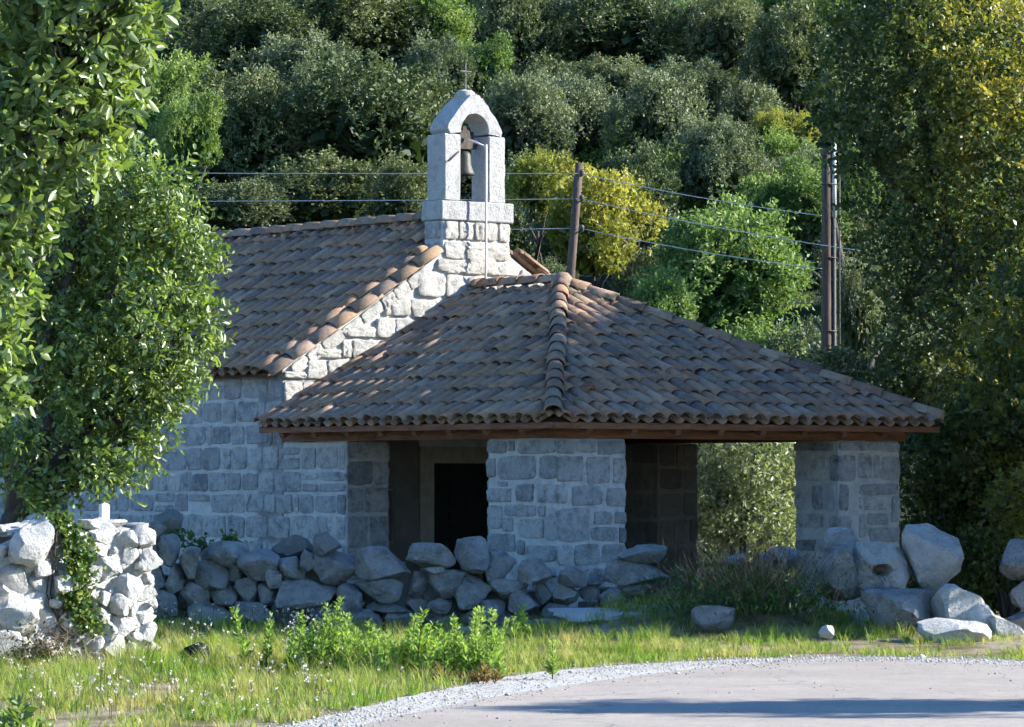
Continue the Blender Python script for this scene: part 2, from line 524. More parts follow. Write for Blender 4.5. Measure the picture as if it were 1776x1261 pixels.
redge = smooth_line(ROAD_EDGE)
gedge = smooth_line(GRAVEL_EDGE)
redge = [(x + 0.03 * mnoise.noise(Vector((x * 3, y * 3, 0))), y + 0.03 * mnoise.noise(Vector((x * 3, y * 3, 5)))) for x, y in redge]
gedge = [(x + 0.10 * mnoise.noise(Vector((x * 2.2, y * 2.2, 1))), y + 0.10 * mnoise.noise(Vector((x * 2.2, y * 2.2, 9)))) for x, y in gedge]
inner = [(x * 0.2 + 9.0, min(y, 20) * 0.5 - 8) for x, y in redge]
mb = MB()
n = len(redge)
mb.add([(x, y, hz(x, y) + 0.012) for x, y in redge] + [(x, y, 0.012) for x, y in inner], [(i, n + i, n + i + 1, i + 1) for i in range(n - 1)])
tag(mb.build('road', M['road']), kind='structure')
mb = MB()
mb.add([(x, y, hz(x, y) + 0.006) for x, y in gedge] + [(x + (0.25 if y < 20 else 0.25), y - 0.12, 0.006) for x, y in redge], [(i, n + i, n + i + 1, i + 1) for i in range(n - 1)])
tag(mb.build('gravel_verge', M['gravel']), kind='structure')


# ------------------------------------------------------------------ prototypes: dressed stones, boulders, tiles
def dressed_stone(seed):
    """rounded block face: x lateral, y up in -0.5..0.5, z outwards 0..1"""
    rg = random.Random(seed)
    nseg, V, Fs = 20, [], []
    pw = rg.uniform(6, 14)
    wob = [rg.uniform(-0.05, 0.05) for _ in range(nseg)]
    rings = [(1.02, -0.3), (1.0, 0.5), (0.965, 0.86), (0.74, 0.96), (0.36, 1.0)]
    ox, oy, oz = rg.uniform(0, 99), rg.uniform(0, 99), rg.uniform(0, 99)
    for ri, (s, z) in enumerate(rings):
        for k in range(nseg):
            a = 2 * math.pi * (k + 0.5) / nseg
            c, sn = math.cos(a), math.sin(a)
            rr = 0.5 / (abs(c) ** pw + abs(sn) ** pw) ** (1 / pw)
            rr *= s * (1 + wob[k] - 0.02)
            nz = mnoise.noise(Vector((c * s * 2.2 + ox, sn * s * 2.2 + oy, oz)))
            V.append((rr * c, rr * sn, z + (nz * 0.6 if ri >= 2 else (nz * 0.15 if ri == 1 else 0))))
    V.append((0, 0, 1.0 + 0.3 * mnoise.noise(Vector((ox, oy, oz)))))
    for i in range(len(rings) - 1):
        for k in range(nseg):
            Fs.append((i * nseg + k, i * nseg + (k + 1) % nseg, (i + 1) * nseg + (k + 1) % nseg, (i + 1) * nseg + k))
    b = (len(rings) - 1) * nseg
    for k in range(nseg):
        Fs.append((b + k, b + (k + 1) % nseg, len(V) - 1))
    return V, Fs


STONE_GEO = [dressed_stone(100 + i) for i in range(10)]


def stone_set(mat, nm='stone'):
    return [mesh(nm, v, f, True, mat) for v, f in STONE_GEO]


S_ASHLAR = stone_set(M['ashlar'])
S_FACADE = stone_set(M['facade_stone'])


def boulder_geo(seed, sub=3, cuts=11, lo=0.50, hi=0.80, rough=0.10):
    import bmesh
    rg = random.Random(seed)
    bm = bmesh.new()
    bmesh.ops.create_icosphere(bm, subdivisions=sub, radius=1.0)
    planes = []
    for _ in range(cuts):
        v = Vector((rg.gauss(0, 1), rg.gauss(0, 1), rg.gauss(0, 1))).normalized()
        planes.append((v, rg.uniform(lo, hi)))
    off = Vector((rg.uniform(0, 50), rg.uniform(0, 50), rg.uniform(0, 50)))
    for v in bm.verts:
        p = v.co.copy()
        k = (abs(p.x) ** 5 + abs(p.y) ** 5 + abs(p.z) ** 5) ** 0.2
        p = p / k * 0.86
        for nrm, d in planes:
            e = p.dot(nrm) - d
            if e > 0: p -= nrm * e * 0.97
        p += v.co * (rough * mnoise.noise(p * 1.7 + off) + rough * 0.6 * mnoise.noise(p * 4.3 + off) + rough * 0.55 * abs(mnoise.noise(p * 8 + off)))
        v.co = p
    xs_ = [[v.co[i] for v in bm.verts] for i in range(3)]
    mn = [min(c) for c in xs_]; mx = [max(c) for c in xs_]
    V = [tuple((v.co[i] - (mn[i] + mx[i]) / 2) / (mx[i] - mn[i]) for i in range(3)) for v in bm.verts]
    Fs = [tuple(v.index for v in f.verts) for f in bm.faces]
    bm.free()
    return V, Fs


BOULDER_GEO = [boulder_geo(40 + i) for i in range(9)]


def boulder_set(mat, nm='stone', smooth=True):
    out = [mesh(nm, v, f, smooth, mat) for v, f in BOULDER_GEO]
    for me in out: me.set_sharp_from_angle(angle=0.42)
    return out


B_GREY = boulder_set(M['boulder'])
B_WHITE = boulder_set(M['white_rock'])
B_DARK = boulder_set(M['dark_rock'])
M['mid_rock'] = stone_mat('mid_rock', [(0, (0.36, 0.35, 0.34)), (1, (0.44, 0.43, 0.41))], stain=(0.18, 0.175, 0.165), stain_amt=0.6, pale=(0.58, 0.56, 0.53), pale_amt=0.5, b=1.0, bd=0.06, fine=24, coarse=6)
B_MID = boulder_set(M['mid_rock'])


def tile_geo(length, w0, w1, h, thick=0.014, seg=6, bend=1):
    """half-round clay tile; y = up the slope, lower end at y=0, x across, z out. bend=-1 gives the channel tile"""
    V, Fs = [], []
    for (y, wd) in ((0, w0), (length, w1)):
        for t_ in (0, thick):
            for k in range(seg + 1):
                a = math.pi * k / seg
                rx = wd / 2 - t_
                V.append((-math.cos(a) * rx, y, bend * (math.sin(a) * (h - t_)) * (1 if y == 0 else 0.9)))
    s = seg + 1
    o0, i0, o1, i1 = 0, s, 2 * s, 3 * s
    for k in range(seg):
        Fs.append((o0 + k, o0 + k + 1, o1 + k + 1, o1 + k))
        Fs.append((i0 + k + 1, i0 + k, i1 + k, i1 + k + 1))
        Fs.append((o0 + k + 1, o0 + k, i0 + k, i0 + k + 1))
        Fs.append((o1 + k, o1 + k + 1, i1 + k + 1, i1 + k))
    return V, Fs


EXPO = 0.335
TLEN = 0.44
PITCH_T = 0.208
COVER = [tile_geo(TLEN, 0.184, 0.152, 0.062), tile_geo(TLEN, 0.19, 0.148, 0.058), tile_geo(TLEN, 0.178, 0.156, 0.068)]
CHANNEL = tile_geo(TLEN, 0.14, 0.165, 0.065, bend=-1)
HIPCAP = tile_geo(0.46, 0.215, 0.17, 0.10)
COVER_ME = [mesh('roof_tile', v, f, True, M['tile']) for v, f in COVER]
HIP_ME = mesh('ridge_tile', HIPCAP[0], HIPCAP[1], True, M['tile'])


class TileRoof:
    """lays half-round tiles on one plane. E0 eave start, e along the eave, s up the slope (unit vectors)"""
    def __init__(self, E0, e, s):
        self.E0, self.e, self.s = Vector(E0), Vector(e).normalized(), Vector(s).normalized()
        self.n = self.e.cross(self.s)

    def mtx(self, t, y, lift, rot=0.0, tilt=0.0, sy=1.0, sx=1.0):
        b = Matrix((self.e, self.s, self.n)).transposed().to_4x4()
        b.translation = self.E0 + self.e * t + self.s * y + self.n * lift
        return b @ Matrix.Rotation(rot, 4, 'Z') @ Matrix.Rotation(tilt, 4, 'X') @ Matrix.Diagonal((sx, sy, 1, 1))

    def lay(self, t0, t1, top, rg, bottom=lambda t: 0.0, first=None):
        covers, channels = [], []
        nc = int(round((t1 - t0) / PITCH_T))
        for c in range(nc + 1):
            t = t0 + c * (t1 - t0) / nc
            for kind in (0, 1):
                tt = t + (0.5 * (t1 - t0) / nc if kind else 0)
                if kind and c == nc: continue
                b, l = bottom(tt), top(tt)
                y = b - 0.03 + rg.uniform(-0.012, 0.012)
                i = 0
                while y < l - 0.07:
                    ln = min(TLEN, l - y)
                    jit = rg.uniform(-0.03, 0.03)
                    if kind == 0:
                        covers.append((self.mtx(tt + rg.uniform(-0.008, 0.008), y + jit, 0.068 + rg.uniform(0, 0.012), rg.uniform(-0.07, 0.07), -0.05 + rg.uniform(-0.015, 0.03), ln / TLEN, rg.uniform(0.96, 1.05)), y))
                    else:
                        channels.append(self.mtx(tt, y - 0.01, 0.075, 0, -0.035, ln / TLEN))
                    y += EXPO
                    i += 1
        return covers, channels


def join_geo(mb, geo, mtx, r):
    mb.add([mtx @ Vector(v) for v in geo[0]], geo[1], r)


def cap_line(A, B, parent, name, up, start=0.0, exp=0.37, geo=None, jit=0.012, lift=0.02, rg=R):
    """ridge or hip caps from A (low end) to B"""
    A, B = Vector(A), Vector(B)
    d = (B - A).normalized()
    up = (Vector(up) - d * Vector(up).dot(d)).normalized()
    ex = d.cross(up)
    L = (B - A).length
    y = start
    while y < L - 0.12:
        b = Matrix((ex, d, up)).transposed().to_4x4()
        b.translation = A + d * y + up * lift
        sy = min(1.0, (L - y + 0.03) / 0.46)
        mt = b @ Matrix.Rotation(rg.uniform(-0.04, 0.04), 4, 'Z') @ Matrix.Rotation(-0.045, 4, 'X') @ Matrix.Diagonal((rg.uniform(0.94, 1.06), sy, 1, 1))
        obj(name, HIP_ME, parent, mtx=mt)
        y += exp + rg.uniform(-jit, jit)


def place_stone(part, protos, o, a, nrm, rect, depth, rg, base=0.0):
    """rect = (t0,t1,z0,z1) on the wall plane through o with lateral axis a, outward normal nrm"""
    t0, t1, z0, z1 = rect
    up = Vector((0, 0, 1))
    c = Vector(o) + Vector(a) * (t0 + t1) / 2 + up * (z0 + z1) / 2 + Vector(nrm) * base
    b = Matrix((Vector(a), up, Vector(nrm))).transposed().to_4x4()
    b.translation = c
    m = b @ Matrix.Rotation(rg.uniform(-0.025, 0.025) + (math.pi if rg.random() < 0.5 else 0), 4, 'Z') @ Matrix.Diagonal((t1 - t0, z1 - z0, depth, 1))
    return obj('stone', rg.choice(protos), part, mtx=m)


def course_layout(t0, t1, z0, z1, rg, hmin=0.22, hmax=0.31, wmin=0.22, wmax=0.52, gap=0.028, zmax=None, avoid=()):
    rects = []
    z = z0
    while z < z1 - 0.08:
        h = rg.uniform(hmin, hmax)
        if z + h > z1 - 0.1: h = z1 - z
        t = t0 - rg.uniform(0, 0.15) if rg.random() < 0.0 else t0
        while t < t1 - 0.06:
            wd = rg.uniform(wmin, wmax)
            if rg.random() < 0.12: wd = rg.uniform(0.09, 0.16)
            if t + wd > t1 - 0.12: wd = t1 - t
            g_ = gap * rg.uniform(0.7, 1.5)
            pieces = [(t, t + wd, z, z + h)]
            if wd > 0.3 and rg.random() < 0.12:
                k = rg.uniform(0.4, 0.6)
                pieces = [(t, t + wd, z, z + h * k), (t, t + wd, z + h * k, z + h)]
            for (a, b, c, d) in pieces:
                r = [a + g_ / 2, b - g_ / 2, c + g_ / 2 + rg.uniform(-0.008, 0.012), d - g_ / 2 + rg.uniform(-0.012, 0.008)]
                if zmax is not None:
                    r[3] = min(r[3], zmax(r[0]) - 0.02, zmax(r[1]) - 0.02)
                if r[3] - r[2] < 0.07 or r[1] - r[0] < 0.05: continue
                if any(r[0] < e[1] and r[1] > e[0] and r[2] < e[3] and r[3] > e[2] for e in avoid): continue
                rects.append(tuple(r))
            t += wd
        z += h
    return rects


# ------------------------------------------------------------------ chapel and porch: shared frame (x along the front, y into the nave)
ANG = math.radians(39.0)
BX, BY = 0.479, 39.4
RZ = Matrix.Rotation(ANG, 4, 'Z')
FR = Matrix.Translation((BX, BY, 0)) @ RZ            # local building frame -> world
D = 4.97            # facade plane
NW = 5.70           # nave width
XC = 2.85           # facade axis
NB = 12.6           # back of the nave
ZE, ZA = 2.86, 4.62  # nave wall top at the eave, gable apex
GS = (ZA - ZE) / XC
FLOOR = -0.15

chapel = empty('chapel', FR @ Vector((XC, (D + NB) / 2, 0)), ANG, 'small white stone chapel with tiled gable roof and open bell gable', 'chapel')
COFF = Vector((-XC, -(D + NB) / 2, 0))


def wall_holes(name, mat, parent, o, a, nrm, t0, t1, z0, z1, thick, holes, loc):
    """straight wall with rectangular through openings"""
    mb = MB()
    ts = sorted({t0, t1} | {h[0] for h in holes} | {h[1] for h in holes})
    zs = sorted({z0, z1} | {h[2] for h in holes} | {h[3] for h in holes})
    o, a, nrm, up = Vector(o), Vector(a), Vector(nrm), Vector((0, 0, 1))

    def solid(i, j):
        if i < 0 or j < 0 or i >= len(ts) - 1 or j >= len(zs) - 1: return False
        tc, zc = (ts[i] + ts[i + 1]) / 2, (zs[j] + zs[j + 1]) / 2
        return not any(h[0] < tc < h[1] and h[2] < zc < h[3] for h in holes)

    def P(t, z, d): return o + a * t + up * z - nrm * d
    for i in range(len(ts) - 1):
        for j in range(len(zs) - 1):
            if not solid(i, j): continue
            A, B, C_, D_ = ts[i], ts[i + 1], zs[j], zs[j + 1]
            mb.add([P(A, C_, 0), P(B, C_, 0), P(B, D_, 0), P(A, D_, 0)], [(0, 1, 2, 3)])
            mb.add([P(A, C_, thick), P(B, C_, thick), P(B, D_, thick), P(A, D_, thick)], [(3, 2, 1, 0)])
            if not solid(i - 1, j): mb.add([P(A, C_, thick), P(A, C_, 0), P(A, D_, 0), P(A, D_, thick)], [(0, 1, 2, 3)])
            if not solid(i + 1, j): mb.add([P(B, C_, 0), P(B, C_, thick), P(B, D_, thick), P(B, D_, 0)], [(0, 1, 2, 3)])
            if not solid(i, j - 1): mb.add([P(A, C_, thick), P(B, C_, thick), P(B, C_, 0), P(A, C_, 0)], [(0, 1, 2, 3)])
            if not solid(i, j + 1): mb.add([P(A, D_, 0), P(B, D_, 0), P(B, D_, thick), P(A, D_, thick)], [(0, 1, 2, 3)])
    return mb.build(name, mat, parent, loc=loc)


SL = 3.74
# side wall (left of the nave)
TH = 0.5
rg = random.Random(11)
win_y0, win_y1 = 9.55, 9.95
sw = wall_holes('side_wall', M['mortar'], chapel, (0, NB, 0), (0, -1, 0), (-1, 0, 0), 0, NB - D, FLOOR - 0.1, ZE, TH, [(NB - win_y1, NB - win_y0, 0.8, 1.55)], COFF)
rects = course_layout(0.0, NB - D, 1.99, ZE, rg, 0.22, 0.30, 0.24, 0.56, 0.024) + course_layout(0.0, NB - SL, FLOOR, 1.985, rg, 0.20, 0.30, 0.18, 0.56, 0.026, avoid=[(NB - win_y1 - 0.12, NB - win_y0 + 0.12, 0.7, 1.68)])
for r_ in rects:
    place_stone(sw, S_ASHLAR, (0, NB, 0), (0, -1, 0), (-1, 0, 0), r_, 0.024, rg, -0.006)
# small window surround
mb = MB()
mb.box(-0.02, 0.12, win_y0 - 0.11, win_y0, 0.72, 1.66).box(-0.02, 0.12, win_y1, win_y1 + 0.11, 0.72, 1.66)
mb.box(-0.022, 0.12, win_y0, win_y1, 1.55, 1.664).box(-0.03, 0.12, win_y0, win_y1, 0.718, 0.8)
wsur = mb.build('window', M['tower'], chapel, loc=COFF)
mb = MB()
for k in range(3):
    yy = win_y0 + 0.1 * (k + 1)
    mb.tube([(0.1, yy, 0.8), (0.1, yy, 1.55)], 0.009, 6)
mb.build('grille', M['iron'], wsur)
# other nave walls
mb = MB(); mb.box(NW - TH, NW, D + 0.02, NB, FLOOR - 0.1, ZE)
mb.build('side_wall', M['mortar'], chapel, loc=COFF)
mb = MB(); mb.box(TH, NW - TH, NB - TH, NB, FLOOR - 0.1, ZE)
mb.add([(0, NB, ZE), (NW, NB, ZE), (XC, NB, ZA), (0, NB - TH, ZE), (NW, NB - TH, ZE), (XC, NB - TH, ZA)], [(0, 2, 1), (3, 4, 5), (0, 3, 5, 2), (1, 2, 5, 4), (0, 1, 4, 3)])
mb.build('back_wall', M['mortar'], chapel, loc=COFF)
mb = MB(); mb.box(TH + 0.01, NW - TH - 0.01, D + TH + 0.01, NB - TH - 0.01, FLOOR - 0.1, FLOOR)
mb.build('floor_slab', M['dark'], chapel, loc=COFF)
# facade with door and little window, gable on top
DX0, DX1, DZ = 2.19, 3.50, 1.79
fac = wall_holes('facade', M['mortar'], chapel, (0.5, D, 0), (1, 0, 0), (0, -1, 0), 0, NW - 1.0, FLOOR - 0.1, ZE, TH, [(DX0 - 0.5, DX1 - 0.5, FLOOR - 0.2, DZ), (1.2 - 0.5, 1.6 - 0.5, 0.86, 1.47)], COFF)
mb = MB()
mb.add([(0, D, ZE), (NW, D, ZE), (XC, D, ZA), (0, D + TH, ZE), (NW, D + TH, ZE), (XC, D + TH, ZA)], [(0, 1, 2), (3, 5, 4), (0, 2, 5, 3), (1, 4, 5, 2), (0, 3, 4, 1)])
mb.box(0, 0.5, D, D + TH, FLOOR - 0.1, ZE).box(NW - 0.5, NW, D, D + TH, FLOOR - 0.1, ZE)
gable = mb.build('gable', M['mortar'], chapel, loc=COFF)
rg = random.Random(5)
PR = lambda x: 2.05 + 0.545 * (x + 0.1) if x < 2.81 else 3.75 - 0.6 * (x - 2.81)     # porch roof line on the facade
rects = course_layout(0.0, NW, 1.9, 4.62, rg, 0.24, 0.31, 0.26, 0.50, 0.018, zmax=lambda t: ZE + GS * min(t, NW - t))
for r_ in rects:
    if r_[3] > min(PR(r_[0]), PR(r_[1])) - 0.15:
        place_stone(gable, S_FACADE, (0, D, 0), (1, 0, 0), (0, -1, 0), r_, 0.058, rg, -0.008)
# raking course of small stones under the verge tiles
ga = math.atan(GS)
for sgn in (1, -1):
    q = 0.12
    while q < 2.72:
        ln = rg.uniform(0.2, 0.36)
        xm = q + ln * 0.5 * math.cos(ga)
        zc_ = ZE + GS * xm - 0.09
        xw = xm if sgn == 1 else NW - xm
        if xm < 2.2:
            b = Matrix((Vector((1, 0, 0)), Vector((0, 0, 1)), Vector((0, -1, 0)))).transposed().to_4x4()
            b.translation = (xw, D + 0.002, zc_)
            obj('stone', rg.choice(S_FACADE), gable, mtx=b @ Matrix.Rotation(sgn * ga, 4, 'Z') @ Matrix.Diagonal((ln, rg.uniform(0.12, 0.16), 0.04, 1)))
        q += ln * math.cos(ga) + 0.01
# inside the porch: plastered lower facade, door surround, door leaf recess
mb = MB()
mb.box(DX0 - 0.21, DX0, D - 0.035, D + 0.2, FLOOR, DZ + 0.2).box(DX1, DX1 + 0.21, D - 0.035, D + 0.2, FLOOR, DZ + 0.2).box(DX0, DX1, D - 0.033, D + 0.2, DZ, DZ + 0.198)
mb.build('door_surround', plain_mat('surround_stone', (0.30, 0.265, 0.22), 0.9, 0.1, 0.2, 8, 0.2), chapel, loc=COFF)
mb = MB()
mb.box(1.2, 1.6, D + 0.2, D + 0.23, 0.86, 1.47)
mb.build('window', M['dark'], chapel, loc=COFF)
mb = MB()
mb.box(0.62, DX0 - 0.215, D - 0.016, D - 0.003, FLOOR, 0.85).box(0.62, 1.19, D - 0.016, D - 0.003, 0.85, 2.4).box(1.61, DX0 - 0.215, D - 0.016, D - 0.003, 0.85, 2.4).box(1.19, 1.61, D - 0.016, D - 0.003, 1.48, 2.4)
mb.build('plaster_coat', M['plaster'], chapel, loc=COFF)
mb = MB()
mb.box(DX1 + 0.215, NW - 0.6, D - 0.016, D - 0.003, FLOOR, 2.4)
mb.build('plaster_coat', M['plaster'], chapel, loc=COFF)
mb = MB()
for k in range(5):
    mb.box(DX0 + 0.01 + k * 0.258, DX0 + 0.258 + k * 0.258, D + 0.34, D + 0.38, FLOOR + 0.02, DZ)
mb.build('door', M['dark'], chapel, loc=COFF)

# nave roof
OV = 0.16
s_l = Vector((XC, 0, ZA - ZE)).normalized()
E_l = Vector((0, 0, ZE)) - s_l * OV * 1.15 + Vector((0, 0, 0.02))
slopeL = (Vector((XC, 0, ZA + 0.02)) - E_l).length
mb = MB()
th = 0.04
nl = Vector((-s_l.z, 0, s_l.x))
y0, y1 = D + 0.06, NB + 0.1
for sgn in (1, -1):
    def mir(p): return Vector((p.x if sgn == 1 else NW - p.x, p.y, p.z))
    A = E_l; Bq = Vector((XC, 0, ZA + 0.02))
    pts = [mir(Vector((p.x, yy, p.z)) + (nl * th if k else Vector((0, 0, 0)))) for k in (0, 1) for (p, yy) in ((A, y0), (A, y1), (Bq, y1), (Bq, y0))]
    mb.add(pts, [(0, 1, 2, 3), (7, 6, 5, 4), (0, 4, 5, 1), (1, 5, 6, 2), (3, 2, 6, 7), (0, 3, 7, 4)])
nroof = mb.build('nave_roof', M['deck'], chapel, loc=COFF)
tr = TileRoof(Vector((E_l.x, NB + 0.1, E_l.z)) + nl * th, (0, -1, 0), s_l)
rg = random.Random(21)
TV = NB + 0.1 - (D - 0.005)
cov, cha = tr.lay(0.05, TV - 0.165, lambda t: slopeL - 0.03 if NB + 0.1 - t > D + 0.46 else (2.28 - E_l.x) / s_l.x, rg)
yv = -0.04
while yv < (2.31 - E_l.x) / s_l.x - 0.1:
    lnv = min(1.0, ((2.31 - E_l.x) / s_l.x - yv) / TLEN)
    cov.append((tr.mtx(TV + rg.uniform(-0.008, 0.008), yv, 0.03, rg.uniform(-0.03, 0.03), -0.05, lnv, 1.0) @ Matrix.Rotation(0.5, 4, 'Y') @ Matrix.Diagonal((1, 1, 0.72, 1)), yv))
    yv += 0.36
cov.sort(key=lambda c: (tr.mtx(0, 0, 0).inverted() @ c[0].translation).x, reverse=True)
rest = MB()
for i, (m_, y) in enumerate(cov):
    if i < 292:
        obj('roof_tile', rg.choice(COVER_ME), nroof, mtx=m_)
    else:
        join_geo(rest, COVER[i % 3], m_, rg.random())
tr2 = TileRoof(Vector((NW - E_l.x, D - 0.02, E_l.z)) + Vector((-nl.x, 0, nl.z)) * th, (0, 1, 0), (-s_l.x, 0, s_l.z))
cov2, cha2 = tr2.lay(0.05, NB + 0.1 - (D - 0.02), lambda t: slopeL - 0.03 if D - 0.02 + t > D + 0.46 else (2.26 - E_l.x) / s_l.x, rg)
for i, (m_, y) in enumerate(cov2): join_geo(rest, COVER[i % 3], m_, rg.random())
tag(rest.build('far_tiles', M['tile'], nroof, True), kind='stuff')
chm = MB()
for m_ in cha + cha2: join_geo(chm, CHANNEL, m_, rg.random())
tag(chm.build('channel_tiles', M['tile'], nroof, True), kind='stuff')
ztop = ZA + 0.02 + 0.13
cap_line((XC, NB + 0.1, ztop - 0.02), (XC, D + 0.36, ztop), nroof, 'ridge_tile', (0, 0, 1), exp=0.39)


# bell gable ------------------------------------------------------------------
def rough_mesh(mbx, name, mat, parent, cuts=5, amp=0.008, loc=None, seed=0, bevel=0.012):
    import bmesh
    bm = bmesh.new()
    vs_ = [bm.verts.new(v) for v in mbx.V]
    for f in mbx.F: bm.faces.new([vs_[i] for i in f])
    bmesh.ops.remove_doubles(bm, verts=bm.verts, dist=1e-5)
    bmesh.ops.recalc_face_normals(bm, faces=bm.faces)
    if bevel: bmesh.ops.bevel(bm, geom=list(bm.edges), offset=bevel, segments=1, affect='EDGES', clamp_overlap=True)
    if cuts: bmesh.ops.subdivide_edges(bm, edges=[e for e in bm.edges if e.calc_length() > 0.06], cuts=cuts, use_grid_fill=True)
    off = Vector((seed * 3.1, seed * 1.7, seed))
    bm.normal_update()
    for v in bm.verts:
        v.co += v.normal * amp * (mnoise.noise(v.co * 9 + off) + 0.8 * mnoise.noise(v.co * 27 + off))
    me = bpy.data.meshes.new(name)
    bm.to_mesh(me); bm.free()
    me.polygons.foreach_set('use_smooth', [True] * len(me.polygons))
    me.materials.append(mat)
    me.set_sharp_from_angle(angle=0.55)
    return obj(name, me, parent, loc)


TY0, TY1 = D - 0.01, D + 0.35
mb = MB(); mb.box(2.33, 3.37, TY0 + 0.005, TY1 - 0.005, 4.05, 4.70)
tower = rough_mesh(mb, 'bell_gable', M['mortar'], chapel, 4, 0.006, COFF, 1)
rg = random.Random(31)
for (z0, z1, wds) in ((4.47, 4.69, (2.35, 2.56, 2.80, 2.97, 3.17, 3.36)), (4.24, 4.45, (2.35, 2.68, 2.98, 3.36)), (4.06, 4.22, (2.36, 2.6, 3.0, 3.35))):
    for k in range(len(wds) - 1):
        place_stone(tower, S_FACADE, (0, TY0 + 0.005, 0), (1, 0, 0), (0, -1, 0), (wds[k] + 0.012, wds[k + 1] - 0.012, z0, z1), 0.045, rg, -0.008)
for (z0, z1) in ((4.48, 4.68), (4.27, 4.45)):
    place_stone(tower, S_ASHLAR, (2.33, TY1, 0), (0, -1, 0), (-1, 0, 0), (0.02, 0.34, z0, z1), 0.03, rg, -0.008)
mb = MB(); mb.box(2.295, 3.405, TY0 - 0.035, TY1 + 0.02, 4.70, 4.935)
rough_mesh(mb, 'sill_slab', M['tower'], tower, 6, 0.006, None, 2)
for k, (x0, x1) in enumerate(((2.363, 2.614), (3.039, 3.301))):
    mb = MB(); mb.box(x0, x1, TY0, TY1 - 0.01, 4.935, 5.74)
    rough_mesh(mb, 'pillar', M['tower'], tower, 5, 0.007, None, 5 + k, 0.014)
# arched cap
mb = MB()
cx_, cz_, ri_ = 2.83, 5.79, 0.213
outer_poly = [(-0.37, -0.05), (-0.43, 0.03), (-0.37, 0.11), (-0.20, 0.315), (-0.05, 0.445), (0.05, 0.445), (0.20, 0.31), (0.37, 0.10), (0.42, 0.02), (0.40, -0.05)]


def ray_poly(a):
    c, s = math.cos(a), math.sin(a)
    best = None
    for i in range(len(outer_poly) - 1):
        (x1, y1_), (x2, y2_) = outer_poly[i], outer_poly[i + 1]
        den = c * (y2_ - y1_) - s * (x2 - x1)
        if abs(den) < 1e-9: continue
        t_ = (x1 * (y2_ - y1_) - y1_ * (x2 - x1)) / den
        u_ = (x1 * s - y1_ * c) / den
        if t_ > 0 and -1e-6 <= u_ <= 1 + 1e-6: best = t_ if best is None else max(best, t_)
    return best


angs = [math.pi + 0.12 - i * (math.pi + 0.24) / 24 for i in range(25)]
rows = []
for a in angs:
    ro = ray_poly(a) or 0.4
    for (rr, yy) in ((ri_, TY0 + 0.0), (ro, TY0 + 0.0), (ro, TY1 + 0.0), (ri_, TY1 + 0.0)):
        rows.append((cx_ + rr * math.cos(a), yy, cz_ + rr * math.sin(a)))
Fs = []
for i in range(24):
    for k in range(4):
        Fs.append((i * 4 + k, i * 4 + (k + 1) % 4, (i + 1) * 4 + (k + 1) % 4, (i + 1) * 4 + k))
Fs += [(0, 3, 2, 1), (96, 97, 98, 99)]
mb.add(rows, Fs)
cap = rough_mesh(mb, 'arch_cap', M['tower'], tower, 3, 0.012, None, 9, 0.0)
mb = MB()
mb.lathe([(0.0, -0.06), (0.11, -0.06), (0.125, 0.0), (0.115, 0.04), (0.08, 0.065), (0.0, 0.07)], 14, (2.83, D + 0.19, 6.235))
rough_mesh(mb, 'finial', M['tower'], tower, 0, 0.015, None, 12, 0)
mb = MB()
mb.box(2.83 - 0.008, 2.83 + 0.008, D + 0.17, D + 0.186, 6.29, 6.62).box(2.83 - 0.085, 2.83 - 0.008, D + 0.171, D + 0.185, 6.52, 6.536).box(2.83 + 0.008, 2.83 + 0.085, D + 0.171, D + 0.185, 6.52, 6.536)
mb.build('cross', M['iron'], tower)

# the bell hangs in the arch: its own thing
bell = empty('bell', FR @ Vector((2.80, D + 0.17, 5.25)), ANG, 'weathered bronze bell with dark wooden headstock hanging in the arch', 'bell')
bell_mat = plain_mat('bell_bronze', (0.055, 0.05, 0.042), 0.55, 0.4, 0.4, 20, 0.3, 0.2)
mb = MB()
mb.lathe([(0.0, 0.31), (0.05, 0.31), (0.085, 0.29), (0.098, 0.25), (0.105, 0.15), (0.118, 0.09), (0.142, 0.04), (0.158, 0.0), (0.15, -0.005), (0.13, 0.04), (0.1, 0.1), (0.09, 0.24), (0.0, 0.28)], 24)
mb.V = [(x * 0.86, y_ * 0.86, z * 0.92 + 0.02) for x, y_, z in mb.V]
mb.build('bell_body', bell_mat, bell, True)
mb = MB()
mb.box(-0.155, 0.155, -0.06, 0.06, 0.33, 0.44).box(-0.10, 0.12, -0.05, 0.05, 0.44, 0.55).box(-0.05, 0.07, -0.045, 0.045, 0.55, 0.60)
mb.tube([(-0.2, 0, 0.39), (0.22, 0, 0.39)], 0.014, 8)
rough_mesh(mb, 'headstock', M['bark'], bell, 2, 0.02, None, 15, 0.0)
mb = MB(); mb.tube([(0, 0, 0.27), (0, 0, 0.02)], 0.012, 6); mb.lathe([(0, 0.02), (0.028, 0.0), (0.03, -0.03), (0, -0.06)], 10)
mb.build('clapper', M['iron'], bell, True)
mb = MB(); mb.tube([(-0.05, -0.06, 0.46), (0.0, -0.2, 0.41), (0.07, -0.34, 0.34)], 0.013, 6)
mb.build('lever', M['steel'], bell, True)
mb = MB(); mb.tube([(-0.1, -0.05, 0.36), (-0.24, -0.2, 0.27), (-0.40, -0.21, 0.15)], 0.008, 6)
mb.build('stay_wire', M['iron'], bell, True)
mb = MB(); mb.tube([(0.07, -0.34, 0.37), (0.07, -0.34, -0.3), (0.06, -0.355, -1.0), (0.03, -0.37, -1.55)], [0.016, 0.014, 0.013, 0.014], 8)
mb.build('pull_rod', M['steel'], bell, True)

